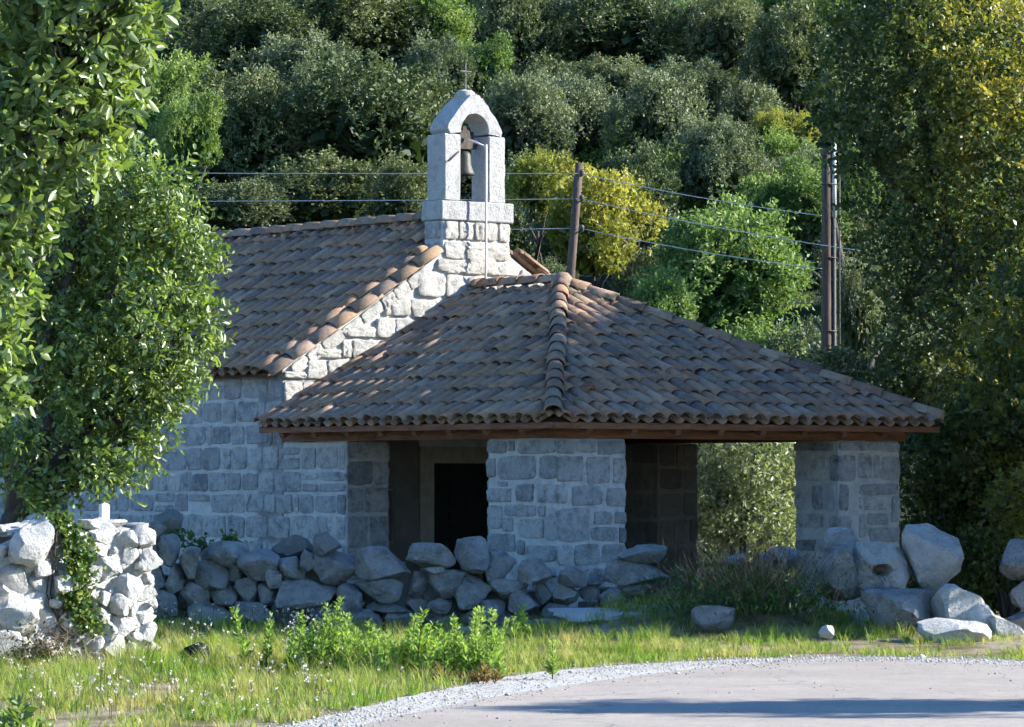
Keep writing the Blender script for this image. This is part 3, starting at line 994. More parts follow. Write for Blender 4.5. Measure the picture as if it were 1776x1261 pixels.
# ------------------------------------------------------------------ porch
PW = 5.05
porch = empty('porch', FR @ Vector((2.6, 2.4, 0)), ANG, 'open stone porch with hipped clay tile roof on square piers', 'porch')
POFF = Vector((-2.6, -2.4, 0))
ZB = 2.03
rg = random.Random(77)


def pier(name, x0, x1, y0, y1, faces, z0=FLOOR - 0.1, z1=ZB, S_ASHLAR=S_ASHLAR, mortar='mortar'):
    mb = MB(); mb.box(x0, x1, y0, y1, z0, z1)
    p = rough_mesh(mb, name, M[mortar], porch, 5, 0.012, POFF, x0 + y0, 0.02)
    for (kind, rects) in faces:
        for r_ in rects:
            if kind == 'left': place_stone(p, S_ASHLAR, (x0, y1, 0), (0, -1, 0), (-1, 0, 0), r_, 0.024, rg, -0.004)
            if kind == 'front': place_stone(p, S_ASHLAR, (x0, y0, 0), (1, 0, 0), (0, -1, 0), r_, 0.024, rg, -0.004)
            if kind == 'right': place_stone(p, S_ASHLAR, (x1, y0, 0), (0, 1, 0), (1, 0, 0), r_, 0.024, rg, -0.004)
            if kind == 'back': place_stone(p, S_ASHLAR, (x1, y1, 0), (-1, 0, 0), (0, 1, 0), r_, 0.024, rg, -0.004)
    return p


# corner pier: stones laid as they show in the photograph
LZ = lambda zx: (zx - 903) / 387.0 * 1.185
RZf = lambda zx: (zx - 1290) / 380.0 * 0.943
ZZ = lambda zy: ZB - (zy - 120) / 523.0
lf = [(905, 1015, 130, 200), (1025, 1060, 130, 190), (1075, 1285, 130, 205), (905, 950, 230, 335), (965, 1175, 215, 350), (1195, 1288, 215, 345), (970, 1020, 360, 386), (905, 1040, 396, 474), (1062, 1160, 372, 470), (1180, 1288, 372, 478), (908, 990, 492, 625), (1000, 1175, 486, 552), (1185, 1225, 490, 552), (990, 1048, 560, 637), (1078, 1217, 563, 672), (1232, 1289, 500, 685), (905, 1062, 648, 750), (1075, 1112, 685, 765), (1120, 1289, 708, 800)]
rf = [(1291, 1385, 130, 205), (1392, 1502, 133, 198), (1512, 1668, 130, 208), (1291, 1430, 218, 360), (1448, 1580, 218, 374), (1600, 1669, 228, 370), (1291, 1340, 372, 478), (1366, 1537, 378, 492), (1558, 1668, 392, 498), (1291, 1467, 502, 692), (1490, 1592, 522, 598), (1605, 1669, 528, 592), (1473, 1622, 610, 688), (1632, 1669, 615, 700), (1291, 1368, 708, 822), (1380, 1522, 704, 822), (1532, 1669, 704, 812)]
lrects = [(LZ(a), LZ(b), ZZ(d), ZZ(c)) for a, b, c, d in lf] + course_layout(0, 1.185, FLOOR, 0.70, rg)
rrects = [(RZf(a), RZf(b), ZZ(d), ZZ(c)) for a, b, c, d in rf] + course_layout(0, 0.943, FLOOR, 0.67, rg)
pier('pier', 0, 0.943, 0, 1.185, [('left', lrects), ('front', rrects), ('right', course_layout(0, 1.185, FLOOR, ZB, rg)), ('back', course_layout(0, 0.943, FLOOR, ZB, rg))])
# outer pier on the far side
XR0 = 4.10
lf = [(250, 370, 165, 250), (390, 640, 170, 250), (260, 370, 290, 545), (385, 575, 300, 550), (605, 689, 290, 555), (260, 385, 595, 830), (430, 530, 590, 835), (570, 650, 575, 850), (600, 689, 890, 1100), (270, 540, 870, 1010)]
rf = [(691, 940, 165, 250), (950, 1070, 170, 245), (1080, 1255, 165, 260), (691, 840, 290, 555), (865, 985, 275, 520), (1010, 1070, 290, 520), (1085, 1255, 300, 540), (655, 770, 580, 840), (880, 1240, 575, 690), (875, 1135, 710, 835), (1180, 1258, 700, 960), (691, 790, 890, 1100), (870, 940, 880, 1110), (950, 1140, 870, 985), (960, 1255, 1010, 1160)]
ZZ2 = lambda zy: ZB - (zy - 150) / 5.73 / 154.0
lrects = [((a - 250) / 440.0 * 0.73, (b - 250) / 440.0 * 0.73, ZZ2(d), ZZ2(c)) for a, b, c, d in lf] 
lrects += course_layout(0, 0.73, FLOOR, 1.1, rg, avoid=lrects)
rrects = [((max(a, 692) - 690) / 570.0 * 0.95, (b - 690) / 570.0 * 0.95, ZZ2(d), ZZ2(c)) for a, b, c, d in rf] 
rrects += course_layout(0, 0.95, FLOOR, 1.1, rg, avoid=rrects)
pier('pier', XR0, PW, 0, 0.73, [('left', lrects), ('front', rrects), ('right', course_layout(0, 0.73, FLOOR, ZB, rg))])
# piers bonded to the chapel front
pier('pier', 0.0, 0.612, SL, D - 0.004, [('front', course_layout(0, 0.612, FLOOR, ZB, rg, 0.26, 0.42, 0.25, 0.5)), ('right', course_layout(0, D - SL, FLOOR, ZB, rg))], z1=ZB)
M['shaded_brown_mortar'] = stone_mat('shaded_brown_mortar', [(0, (0.20, 0.165, 0.13)), (1, (0.25, 0.205, 0.165))], stain_amt=0.4, pale=(0.3, 0.26, 0.22), pale_amt=0.3, b=0.5, bd=0.02)  # browner, darker stone and mortar: porch shade put into the rear pier's colour
M['shaded_brown_stone'] = stone_mat('shaded_brown_stone', [(0, (0.15, 0.12, 0.095)), (0.5, (0.22, 0.18, 0.145)), (1, (0.12, 0.10, 0.085))], stain=(0.07, 0.06, 0.05), stain_amt=0.5, pale=(0.3, 0.26, 0.21), pale_amt=0.3)
SR = 3.44
pier('pier', PW - 0.62, PW, SR, D - 0.004, [('left', course_layout(0, D - SR - 0.01, FLOOR, ZB, rg, 0.24, 0.4)), ('front', course_layout(0, 0.62, FLOOR, ZB, rg, 0.24, 0.4, 0.2, 0.4)), ('right', course_layout(0, D - SR - 0.01, FLOOR, ZB, rg))], S_ASHLAR=stone_set(M['shaded_brown_stone']), mortar='shaded_brown_mortar')
mb = MB(); mb.box(-0.05, PW + 0.05, -0.05, D - 0.01, FLOOR - 0.1, FLOOR + 0.01)
mb.build('floor_slab', M['earth'], porch, loc=POFF)
# timber: wall plates, fascia, rafters
mb = MB(); mb.box(0.0, 0.16, 0.161, D - 0.006, ZB + 0.002, ZB + 0.155)
mb.build('wall_plate', M['wood'], porch, loc=POFF)
mb = MB(); mb.box(-0.003, PW + 0.1, 0.0, 0.16, ZB + 0.003, ZB + 0.157)
mb.build('wall_plate', M['wood'], porch, loc=POFF)
mb = MB(); mb.box(PW - 0.16, PW, 0.161, D - 0.006, ZB + 0.002, ZB + 0.155)
mb.build('wall_plate', M['wood'], porch, loc=POFF)
XE0, XE1, YE = -0.32, 5.36, -0.32
ZEV = 2.195
AX, AY, AZ = 2.81, 3.33, 3.80
mb = MB()
c0, c1 = Vector((XE0, YE, ZEV)), Vector((XE1, YE, ZEV))
l1, r1 = Vector((XE0, D - 0.008, ZEV)), Vector((XE1, D - 0.008, ZEV))
ap, ag = Vector((AX, AY, AZ)), Vector((AX, D - 0.008, AZ))
dn = Vector((0, 0, -0.035))
for poly in ((c0, c1, ap), (l1, c0, ap, ag), (c1, r1, ag, ap)):
    k = len(poly)
    mb.add(list(poly), [tuple(range(k))])
    mb.add([p + dn for p in poly], [tuple(range(k - 1, -1, -1))])
mb.add([c0, c1, c1 + dn, c0 + dn], [(0, 3, 2, 1)])
mb.add([l1, c0, c0 + dn, l1 + dn], [(0, 3, 2, 1)])
mb.add([c1, r1, r1 + dn, c1 + dn], [(0, 3, 2, 1)])
proof = mb.build('roof', M['deck'], porch, loc=POFF)
for (a, b) in ((c0, c1), (l1, c0), (c1, r1)):
    mb = MB()
    d = (b - a).normalized()
    mb.beam(a + Vector((0, 0, -0.035)), b + Vector((0, 0, -0.035)), 0.03, 0.065)
    mb.build('fascia', M['wood'], proof)
nL = Vector((-(AZ - ZEV), 0, AX - XE0)).normalized()
sL = Vector((AX - XE0, 0, AZ - ZEV)).normalized()
sF = Vector((0, AY - YE, AZ - ZEV)).normalized()
sR = Vector((AX - XE1, 0, AZ - ZEV)).normalized()
y = 0.25
while y < D - 0.1:
    mb = MB(); p = Vector((XE0 + 0.03, y, ZEV - 0.085)); mb.beam(p, p + sL * min(2.9, 0.9 + y * 0.75), 0.08, 0.09)
    mb.build('rafter', M['wood'], proof)
    y += 0.62
x = 0.2
while x < PW + 0.1:
    mb = MB(); p = Vector((x, YE + 0.03, ZEV - 0.085)); mb.beam(p, p + sF * max(0.5, min(x + 0.3, XE1 - x, 2.9)), 0.08, 0.09)
    mb.build('rafter', M['wood'], proof)
    x += 0.62
# tiles on the three slopes
trL = TileRoof(l1, (0, -1, 0), sL)
lenL = (AX - XE0) / sL.x
trF = TileRoof(c0, (1, 0, 0), sF)
lenF = (AY - YE) / sF.y
trR = TileRoof(c1, (0, 1, 0), sR)
lenR = (AX - XE1) / sR.x
totL = (D - 0.008) - YE


def topL(t):
    yy = (D - 0.008) - t
    return lenL if yy >= AY else lenL * (yy - YE) / (AY - YE)


def topF(t):
    xx = XE0 + t
    return lenF * ((xx - XE0) / (AX - XE0) if xx < AX else (XE1 - xx) / (XE1 - AX))


def topR(t):
    yy = YE + t
    return lenR if yy >= AY else lenR * (yy - YE) / (AY - YE)


rg = random.Random(3)
covL, chL = trL.lay(0.05, totL - 0.10, lambda t: topL(t) - 0.04, rg)
covF, chF = trF.lay(0.12, XE1 - XE0 - 0.10, lambda t: topF(t) - 0.04, rg)
covR, chR = trR.lay(0.12, totL - 0.05, lambda t: topR(t) - 0.04, rg)
print('porch tiles', len(covL), len(covF), 'nave', len(cov))
rest = MB()
cnt = 0
for (m_, y) in covL + covF:
    small = m_.to_scale().y < 0.45
    if cnt < 290 and not small:
        obj('roof_tile', rg.choice(COVER_ME), proof, mtx=m_); cnt += 1
    else:
        join_geo(rest, COVER[0], m_, rg.random())
for (m_, y) in covR: join_geo(rest, COVER[1], m_, rg.random())
tag(rest.build('cut_tiles', M['tile'], proof, True), kind='stuff')
chm = MB()
for m_ in chL + chF + chR: join_geo(chm, CHANNEL, m_, rg.random())
tag(chm.build('channel_tiles', M['tile'], proof, True), kind='stuff')
cap_line(c0 + Vector((-0.02, -0.02, 0.07)), ap + Vector((0, 0, 0.09)), proof, 'hip_tile', (-0.3, -0.3, 1), exp=0.335)
cap_line(c1 + Vector((0.02, -0.02, 0.07)), ap + Vector((0, 0, 0.09)), proof, 'hip_tile', (0.3, -0.3, 1), exp=0.37)
cap_line(ap + Vector((0, -0.05, 0.10)), ag + Vector((0, -0.02, 0.10)), proof, 'ridge_tile', (0, 0, 1), exp=0.38)
mb = MB(); mb.lathe([(0.0, 0.1), (0.07, 0.09), (0.12, 0.03), (0.14, -0.06)], 12, tuple(ap + Vector((0, -0.03, 0.12))))
mb.build('apex_cap', M['tile'], proof, True)


# ------------------------------------------------------------------ rubble walls and boulders
def rock(protos, name, parent, px0, py0, px1, py1, Y, rg, depth=None, tilt=0.0, loc0=None, grow=1.06):
    c = at((px0 + px1) / 2, (py0 + py1) / 2, Y)
    wd = (px1 - px0) / F * Y * grow
    ht = (py1 - py0) / F * Y * grow
    dp = depth or max(0.22, min(0.6, 0.5 * (wd + ht)))
    m_ = Matrix.Translation(c - (loc0 or Vector((0, 0, 0)))) @ Matrix.Rotation(tilt, 4, 'Y') @ Matrix.Diagonal((wd, dp, ht, 1)) @ Matrix.Rotation(rg.choice([0, math.pi]), 4, 'Z') @ Matrix.Rotation(rg.choice([0, math.pi]), 4, 'X')
    return obj(name, rg.choice(protos), parent, mtx=m_)


WY = 38.0
RUB = [(620, 952, 708, 1005), (710, 944, 785, 984), (792, 935, 845, 993), (836, 956, 892, 1008), (902, 972, 961, 1010), (970, 984, 1014, 1017), (1019, 995, 1049, 1015), (1055, 971, 1154, 1012), (1076, 947, 1153, 976), (1070, 1005, 1127, 1032), (620, 1004, 693, 1042), (708, 993, 744, 1039), (737, 984, 769, 997), (749, 991, 809, 1035), (787, 1001, 848, 1055), (853, 1007, 911, 1035), (885, 1027, 933, 1062), (929, 1010, 958, 1047), (833, 1042, 874, 1071), (706, 1040, 739, 1067), (742, 1039, 782, 1064), (637, 1045, 706, 1068), (588, 1015, 627, 1062), (961, 1015, 1002, 1049), (1005, 1011, 1039, 1042), (1040, 1020, 1080, 1052), (940, 1048, 985, 1072),
       (352, 940, 425, 981), (415, 954, 479, 1004), (335, 974, 394, 1022), (479, 968, 527, 1008), (518, 954, 548, 989), (544, 958, 618, 1019), (483, 1004, 588, 1052), (590, 1016, 630, 1067), (462, 987, 488, 1019), (367, 1011, 409, 1052), (409, 1005, 445, 1049), (448, 1014, 479, 1049), (312, 951, 344, 1001), (312, 1013, 361, 1055), (288, 981, 318, 1028), (263, 984, 290, 1028), (275, 930, 311, 980), (258, 906, 287, 937), (258, 940, 277, 986), (258, 1026, 305, 1067), (545, 925, 590, 960), (385, 985, 420, 1012), (330, 1050, 400, 1085), (405, 1046, 470, 1082), (475, 1046, 540, 1082), (540, 1048, 600, 1085), (600, 1058, 660, 1088), (670, 1060, 730, 1088), (735, 1058, 800, 1088), (800, 1060, 850, 1090), (848, 1060, 900, 1086)]
rb = at(700, 1085, WY)
rubble = empty('rubble_wall', rb, 0, 'low dry stone wall of grey boulders in front of the porch', 'stone wall')
rg = random.Random(19)
for (a, b, c, d) in RUB:
    rock(B_GREY, 'stone', rubble, a, b, c, d, WY + rg.uniform(-0.10, 0.10), rg, tilt=rg.uniform(-0.12, 0.12), loc0=rb, grow=1.17)
rock(B_DARK, 'stone', rubble, 471, 928, 545, 975, WY + 0.35, rg, loc0=rb)
rock(B_DARK, 'stone', rubble, 268, 884, 316, 935, WY + 0.35, rg, loc0=rb)
# packing behind the face so that the joints stay dark
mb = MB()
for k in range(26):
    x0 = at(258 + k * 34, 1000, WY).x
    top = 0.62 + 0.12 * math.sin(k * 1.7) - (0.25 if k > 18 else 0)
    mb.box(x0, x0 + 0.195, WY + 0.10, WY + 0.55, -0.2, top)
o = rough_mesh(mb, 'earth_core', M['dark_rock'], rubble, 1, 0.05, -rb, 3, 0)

# boulders heaped at the far end, each a thing
BP = [(1430, 916, 1487, 966, 37.6, 'mid', 'pale pointed boulder lying behind the boulder pile beside the outer pier'),
      (1409, 950, 1487, 1038, 37.0, 'grey', 'tilted grey boulder next to the dry brown bush'),
      (1484, 943, 1578, 1034, 37.0, 'grey', 'grey boulder with a round hole worn through its face'),
      (1568, 914, 1665, 1034, 37.1, 'mid', 'tallest upright boulder of the pile, partly sunlit'),
      (1498, 1023, 1616, 1092, 36.7, 'grey', 'broad low boulder under the boulder with the hole'),
      (1598, 1077, 1715, 1124, 35.7, 'white', 'flat bright white stone lying on the grass edge'),
      (1739, 938, 1800, 1004, 37.2, 'grey', 'round grey boulder at the edge of the picture, topmost of its stack'),
      (1754, 1007, 1810, 1060, 37.2, 'grey', 'middle boulder of the stack at the picture edge'),
      (1747, 1061, 1810, 1112, 37.2, 'grey', 'bottom boulder of the stack at the picture edge'),
      (1201, 1052, 1270, 1094, 36.4, 'grey', 'squared stone block half sunk in the grassy bank'),
      (1256, 962, 1294, 986, 37.5, 'grey', 'small pale stone on top of the grassy bank'),
      (1310, 960, 1337, 986, 37.6, 'grey', 'small light stone leaning against a darker one on the bank'),
      (1333, 951, 1386, 988, 37.7, 'grey', 'dark wedge shaped stone on the bank below the outer pier'),
      (1421, 1085, 1446, 1106, 35.4, 'white', 'fist sized white stone in the short grass'),
      (165, 1150, 205, 1180, 31.8, 'white', 'single white stone in the grass before the sunlit wall')]
for i, (a, b, c, d, Y, k, lab) in enumerate(BP):
    o = rock({'white': B_WHITE, 'mid': B_MID, 'grey': B_GREY}[k], 'boulder', None, a, b, c, d, Y, rg, tilt=rg.uniform(-0.1, 0.1), grow=1.12)
    if 'round hole' in lab:
        hv, hf = boulder_geo(412, 5)
        hv2 = []
        for (x, y_, z) in hv:
            e = ((x + 0.04) / 0.13) ** 2 + ((z - 0.0) / 0.085) ** 2
            if y_ < 0 and e < 1.6:
                y_ = y_ + 0.42 * (1 - float(sstep(0.55, 1.6, e)))
            hv2.append((x, y_, z))
        o.data = mesh('boulder', hv2, hf, True, M['mid_rock'])
        o.data.set_sharp_from_angle(angle=0.42)
        cc = at((a + c) / 2, (b + d) / 2, Y)
        o.matrix_local = Matrix.Translation(cc) @ Matrix.Diagonal(((c - a) / F * Y * 1.12, 0.5, (d - b) / F * Y * 1.12, 1))
    tag(o, lab, 'boulder', 'boulders beside the porch')
# long rock rib sloping down
rib = empty('rock_outcrop', at(1690, 1110, 36.6), 0, 'grey ribbed rock sloping down behind the flat white stone', 'rock')
for (a, b, c, d, Y) in ((1609, 1020, 1700, 1112, 36.75), (1650, 1045, 1730, 1115, 36.7), (1700, 1075, 1775, 1122, 36.6)):
    rock(B_WHITE, 'stone', rib, a, b, c, d, Y, rg, tilt=0.5, loc0=Vector(rib.location))

# sunlit mortared wall on the near side
WA = Vector((-3.22, 33.5, 0))
wdir = Vector((-0.80, -0.60, 0)).normalized()
wn = Vector((0.60, -0.80, 0)).normalized()
lit = empty('field_wall', WA + wdir * 1.5, 0, 'bright sunlit rough limestone wall end overgrown with ivy', 'stone wall')
lo = Vector(lit.location)
mb = MB()
P = []
for t_ in (0.0, 0.5, 1.0, 1.5, 2.1, 2.8, 3.6):
    top = 1.16 - 0.03 * t_ if t_ < 1.4 else 1.0 - 0.06 * t_
    for z in (-0.2, 0.2, 0.5, 0.8, top):
        for s in (0.0, -0.5):
            p = WA + wdir * t_ + wn * s + Vector((0, 0, z))
            P.append(p - lo)
nz = 5
Fs = []
for i in range(6):
    for j in range(nz - 1):
        b = (i * nz + j) * 2; c = ((i + 1) * nz + j) * 2
        Fs.append((b, b + 2, c + 2, c)); Fs.append((b + 1, c + 1, c + 3, b + 3))
    b = (i * nz + nz - 1) * 2; c = ((i + 1) * nz + nz - 1) * 2
    Fs.append((b, b + 1, c + 1, c))
for i in (0, 6):
    for j in range(nz - 1):
        b = (i * nz + j) * 2
        Fs.append((b, b + 1, b + 3, b + 2))
mb.add(P, Fs)
rough_mesh(mb, 'mortar_core', M['white_rock'], lit, 3, 0.03, None, 4, 0)
rg = random.Random(23)
placed = []
for k in range(5200):
    fr_ = k / 5200.0
    sz = (0.13 if fr_ < 0.02 else 0.085 if fr_ < 0.2 else 0.06 if fr_ < 0.6 else 0.042) * rg.uniform(0.75, 1.25)
    t_ = rg.uniform(0.0, 3.3); topz = 1.14 if t_ < 1.4 else 0.95
    if t_ > 1.2: sz *= 1.35
    z = rg.uniform(0.0, topz)
    if any((t_ - a) ** 2 + (z - b) ** 2 < ((sz + c) * 0.70) ** 2 for a, b, c in placed): continue
    placed.append((t_, z, sz))
    p = WA + wdir * t_ + wn * rg.uniform(-0.10, 0.08) + Vector((0, 0, z))
    fr = Matrix((-wdir, -wn, Vector((0, 0, 1)))).transposed().to_4x4()
    fr.translation = p - lo
    m_ = fr @ Matrix.Rotation(rg.uniform(-0.8, 0.8), 4, 'Y') @ Matrix.Rotation(rg.uniform(-0.4, 0.4), 4, 'Z') @ Matrix.Diagonal((sz * 2.3, sz * rg.uniform(1.4, 2.2), sz * rg.uniform(1.5, 2.1), 1)) @ Matrix.Rotation(rg.uniform(0, 6.28), 4, 'Y')
    obj('stone', rg.choice(B_WHITE), lit, mtx=m_)
print('field wall stones', len(placed))
# corner quoins on the wall end and the cap stones
for k in range(8):
    p = WA + Vector((-0.10, 0.12, 0.07 + k * 0.145))
    m_ = Matrix.Translation(p - lo) @ Matrix.Rotation(rg.uniform(-0.3, 0.3) + 0.3, 4, 'Z') @ Matrix.Diagonal((rg.uniform(0.16, 0.24), rg.uniform(0.3, 0.4), rg.uniform(0.13, 0.17), 1))
    obj('stone', rg.choice(B_WHITE), lit, mtx=m_)
for k in range(9):
    t_ = 0.1 + k * 0.17
    p = WA + wdir * t_ - wn * rg.uniform(0.1, 0.3) + Vector((0, 0, 1.17 + rg.uniform(-0.02, 0.03)))
    m_ = Matrix.Translation(p - lo) @ Matrix.Rotation(rg.uniform(0, 3), 4, 'Z') @ Matrix.Diagonal((rg.uniform(0.2, 0.34), rg.uniform(0.2, 0.3), rg.uniform(0.08, 0.16), 1))
    obj('stone', rg.choice(B_WHITE), lit, mtx=m_)
# white post on the wall
pp = at(181, 905, 33.75)
post = empty('marker_post', (pp.x, pp.y, 1.15), 0.4, 'short white wooden post standing on the sunlit wall', 'post')
mb = MB(); mb.box(-0.04, 0.04, -0.04, 0.04, -0.05, 0.22)
rough_mesh(mb, 'post_shaft', M['white_paint'], post, 3, 0.004, None, 2, 0.006)
mb = MB(); mb.add([(-0.042, -0.042, 0.22), (0.042, -0.042, 0.22), (0.042, 0.042, 0.22), (-0.042, 0.042, 0.22), (0, 0, 0.24)], [(0, 1, 4), (1, 2, 4), (2, 3, 4), (3, 0, 4), (3, 2, 1, 0)])
mb.build('post_tip', M['white_paint'], post)


# ------------------------------------------------------------------ power poles and cables
def pole(base, top, r0, r1, label, strut=False):
    o = empty('power_pole', base, 0, label, 'power pole', 'wooden power poles behind the porch')
    b, t_ = Vector((0, 0, 0)), Vector(top) - Vector(base)
    mb = MB(); mb.tube([b + (t_ - b) * k / 6 for k in range(7)], [r0 + (r1 - r0) * k / 6 for k in range(7)], 14)
    mb.build('shaft', M['pole'], o, True)
    return o, t_


b1, t1 = at(957, 870, 60), at(1005, 283, 60)
b1.z = hz(b1.x, b1.y) - 0.3
p1, tv = pole(b1, t1, 0.085, 0.066, 'slightly leaning slim wooden pole beside the bell gable')
ins = []
for k, py in enumerate((301, 345, 397)):
    q = at(1009, py, 59.88) - Vector(b1)
    mb = MB(); mb.lathe([(0.0, 0.07), (0.03, 0.06), (0.045, 0.02), (0.03, 0.0), (0.04, -0.03), (0.0, -0.05)], 10, tuple(q))
    mb.tube([q + Vector((-0.06, 0.1, -0.04)), q + Vector((0, 0, -0.04))], 0.012, 6)
    mb.build('insulator', M['iron'], p1, True)
b2, t2 = at(1433, 700, 56), at(1434, 262, 56)
b2.z = hz(b2.x, b2.y) - 0.3
p2, tv2 = pole(b2, t2, 0.095, 0.075, 'thick upright wooden pole with a steel conduit rising behind the porch roof')
dx = Vector((0.105, -0.02, 0))
mb = MB(); mb.tube([tv2 + dx + Vector((0, 0, 0.12)), tv2 + dx + Vector((0, 0, -1.0))], 0.035, 10)
mb.build('conduit', M['steel'], p2, True)  # pale metal on the top length paints it as sunlit
mb = MB(); mb.tube([tv2 + dx + Vector((-0.005, 0, -1.002)), Vector((0.12, -0.02, 0.3))], 0.032, 10)
mb.build('conduit', M['iron'], p2, True)  # same conduit in a dark metal: shade painted on its lower length
mb = MB(); mb.tube([tv2 + Vector((0.19, 0, 0.05)), tv2 + Vector((0.185, 0, -2.0)), Vector((0.2, 0, 0.4))], 0.012, 6)
mb.build('service_cable', M['iron'], p2, True)
for k in range(3):
    mb = MB(); z_ = tv2.z - 0.5 - k * 1.1
    mb.tube([(tv2.x * 1.0 - 0.095, -0.02, z_), (tv2.x + 0.0, -0.09, z_), (tv2.x + 0.14, -0.05, z_)], 0.012, 6)
    mb.build('clamp', M['iron'], p2, True)


def cable(p0, p1, sag, r, label):
    pts = []
    for k in range(17):
        t_ = k / 16
        p = p0.lerp(p1, t_)
        p.z -= sag * 4 * t_ * (1 - t_)
        pts.append(p)
    mb = MB(); mb.tube([p - p0 for p in pts], r, 6)
    o = mb.build('power_cable', M['cable'], None, True, loc=p0)
    tag(o, label, 'cable', 'power cables')


nm3 = ('top', 'middle', 'lowest')
for k, (ya, yb) in enumerate(((296, 301), (349, 345), (408, 396))):
    cable(at(-260, ya, 68), at(1006, yb, 59.9), 0.02, 0.007, '%s of three cables running behind the chapel to the leaning pole' % nm3[k])
for k, (ya, xb, yb, Yb) in enumerate(((301, 1425, 374, 55.9), (345, 1500, 436, 55.2), (396, 1425, 466, 55.9))):
    cable(at(1008, ya, 59.9), at(xb, yb, Yb), 0.05, 0.007, '%s of three cables sloping from the leaning pole to the thick pole' % nm3[k])


# ------------------------------------------------------------------ foliage
def unit(a):
    return a / np.maximum(np.linalg.norm(a, axis=1, keepdims=True), 1e-9)


def leaf_quads(C, Dv, L, W, rs, fold=0.15, bias=None):
    """leaf diamonds at C with direction Dv; returns V,Q"""
    n_ = len(C)
    r_ = rs.normal(size=(n_, 3))
    if bias is not None: r_ = r_ + bias
    S = unit(np.cross(Dv, r_))
    N = np.cross(S, Dv)
    L = np.broadcast_to(L, (n_,))[:, None]; W = np.broadcast_to(W, (n_,))[:, None]
    base = C - Dv * L * 0.5
    tip = C + Dv * L * 0.5 - N * L * 0.08
    mid = C + Dv * L * 0.02
    Lf = mid + S * W * 0.5 + N * W * fold
    Rt = mid - S * W * 0.5 + N * W * fold
    V_ = np.stack([base, Rt, tip, Lf], 1).reshape(-1, 3)
    Q_ = np.arange(n_ * 4).reshape(-1, 4)
    return V_, Q_


def leaf_hex(C, Dv, L, W, rs, bias=None):
    """near leaves: six point outline in two quads folded on the midrib"""
    n_ = len(C)
    r_ = rs.normal(size=(n_, 3))
    if bias is not None: r_ = r_ + bias
    S = unit(np.cross(Dv, r_))
    N = np.cross(S, Dv)
    L = np.broadcast_to(L, (n_,))[:, None]; W = np.broadcast_to(W, (n_,))[:, None]
    b = C - Dv * L * 0.5
    t_ = C + Dv * L * 0.5 - N * L * 0.10
    l1_ = C - Dv * L * 0.15 + S * W * 0.42 + N * W * 0.12
    l2_ = C + Dv * L * 0.2 + S * W * 0.46 + N * W * 0.12
    r1_ = C - Dv * L * 0.15 - S * W * 0.42 + N * W * 0.12
    r2_ = C + Dv * L * 0.2 - S * W * 0.46 + N * W * 0.12
    V_ = np.stack([b, l1_, l2_, t_, r2_, r1_], 1).reshape(-1, 3)
    k = np.arange(n_)[:, None] * 6
    Q_ = np.concatenate([k + np.array([[0, 3, 2, 1]]), k + np.array([[0, 5, 4, 3]])], 1).reshape(-1, 4)
    return V_, Q_


def crown_proto(seed, nl=15000, lobes=46, leaf=0.055, upright=0.5, flat=0.85, spray=7, slen=0.10):
    """unit crown (radius about 1): leafy sprays standing on many uneven lobes; returns arrays"""
    rs = np.random.RandomState(seed)
    d = unit(rs.normal(size=(lobes, 3)))
    d[:, 2] = np.where(d[:, 2] < -0.35, -d[:, 2], d[:, 2])
    rad = rs.uniform(0.35, 0.85, lobes)
    c = d * rad[:, None] * np.array([1, 1, flat])
    lr = rs.uniform(0.13, 0.36, lobes)
    tall = rs.uniform(0.9, 1.5, lobes)
    ns = nl // spray
    k = rs.choice(lobes, ns, p=lr ** 2 / np.sum(lr ** 2))
    dd = unit(rs.normal(size=(ns, 3)) + d[k] * 0.6 + np.array([0, 0, 0.45]))
    r = lr[k] * (1 - np.abs(rs.normal(0, 0.22, ns)))
    C0 = c[k] + dd * r[:, None] * np.stack([np.full(ns, 0.9), np.full(ns, 0.9), tall[k]], 1)
    ax = unit(dd * 0.5 + rs.normal(size=(ns, 3)) * 0.45 + np.array([0, 0, upright]))
    sl_ = slen * rs.uniform(0.5, 1.6, ns)
    C = np.repeat(C0, spray, 0)
    A = np.repeat(ax, spray, 0)
    n2 = len(C)
    t = np.tile(np.linspace(-0.2, 1.0, spray), ns) * np.repeat(sl_, spray)
    side = unit(np.cross(A, rs.normal(size=(n2, 3))))
    Dv = unit(A * 0.6 + side * 0.75 + rs.normal(size=(n2, 3)) * 0.25)
    L = leaf * rs.uniform(0.65, 1.3, n2)
    C = C + A * t[:, None] + Dv * L[:, None] * 0.5
    V1, Q1 = leaf_quads(C, Dv, L, L * 0.5, rs)
    r1 = np.clip(0.45 + 0.10 * rs.normal(size=n2) + np.repeat(0.16 * rs.normal(size=ns), spray) + 0.45 * (rs.rand(lobes)[np.repeat(k, spray)] - 0.5), 0, 1)
    # inner leaves fill the core
    m_ = 1700
    C2 = unit(rs.normal(size=(m_, 3))) * (rs.rand(m_, 1) ** 0.5) * 0.62 * np.array([1, 1, flat])
    V2, Q2 = leaf_quads(C2, unit(rs.normal(size=(m_, 3))), 0.2, 0.13, rs)
    return np.concatenate([V1, V2]), np.concatenate([Q1, Q2 + len(V1)]), np.concatenate([r1, np.zeros(m_)])


PROTO = [crown_proto(1, upright=0.6), crown_proto(2, lobes=64, upright=0.8), crown_proto(3, lobes=30, leaf=0.06, upright=0.5), crown_proto(4, lobes=44, leaf=0.065, upright=0.4, slen=0.13)]
CROWN_ME = {}
for mk in ('hill_oak', 'hill_green', 'hill_yellow', 'hill_grey'):
    for i, (v, q, r) in enumerate(PROTO):
        if mk in ('hill_yellow', 'hill_green') and i < 2: continue
        if mk == 'hill_grey' and i > 1: continue
        CROWN_ME[mk, i] = quadmesh('crown', v, q, M[mk], r)


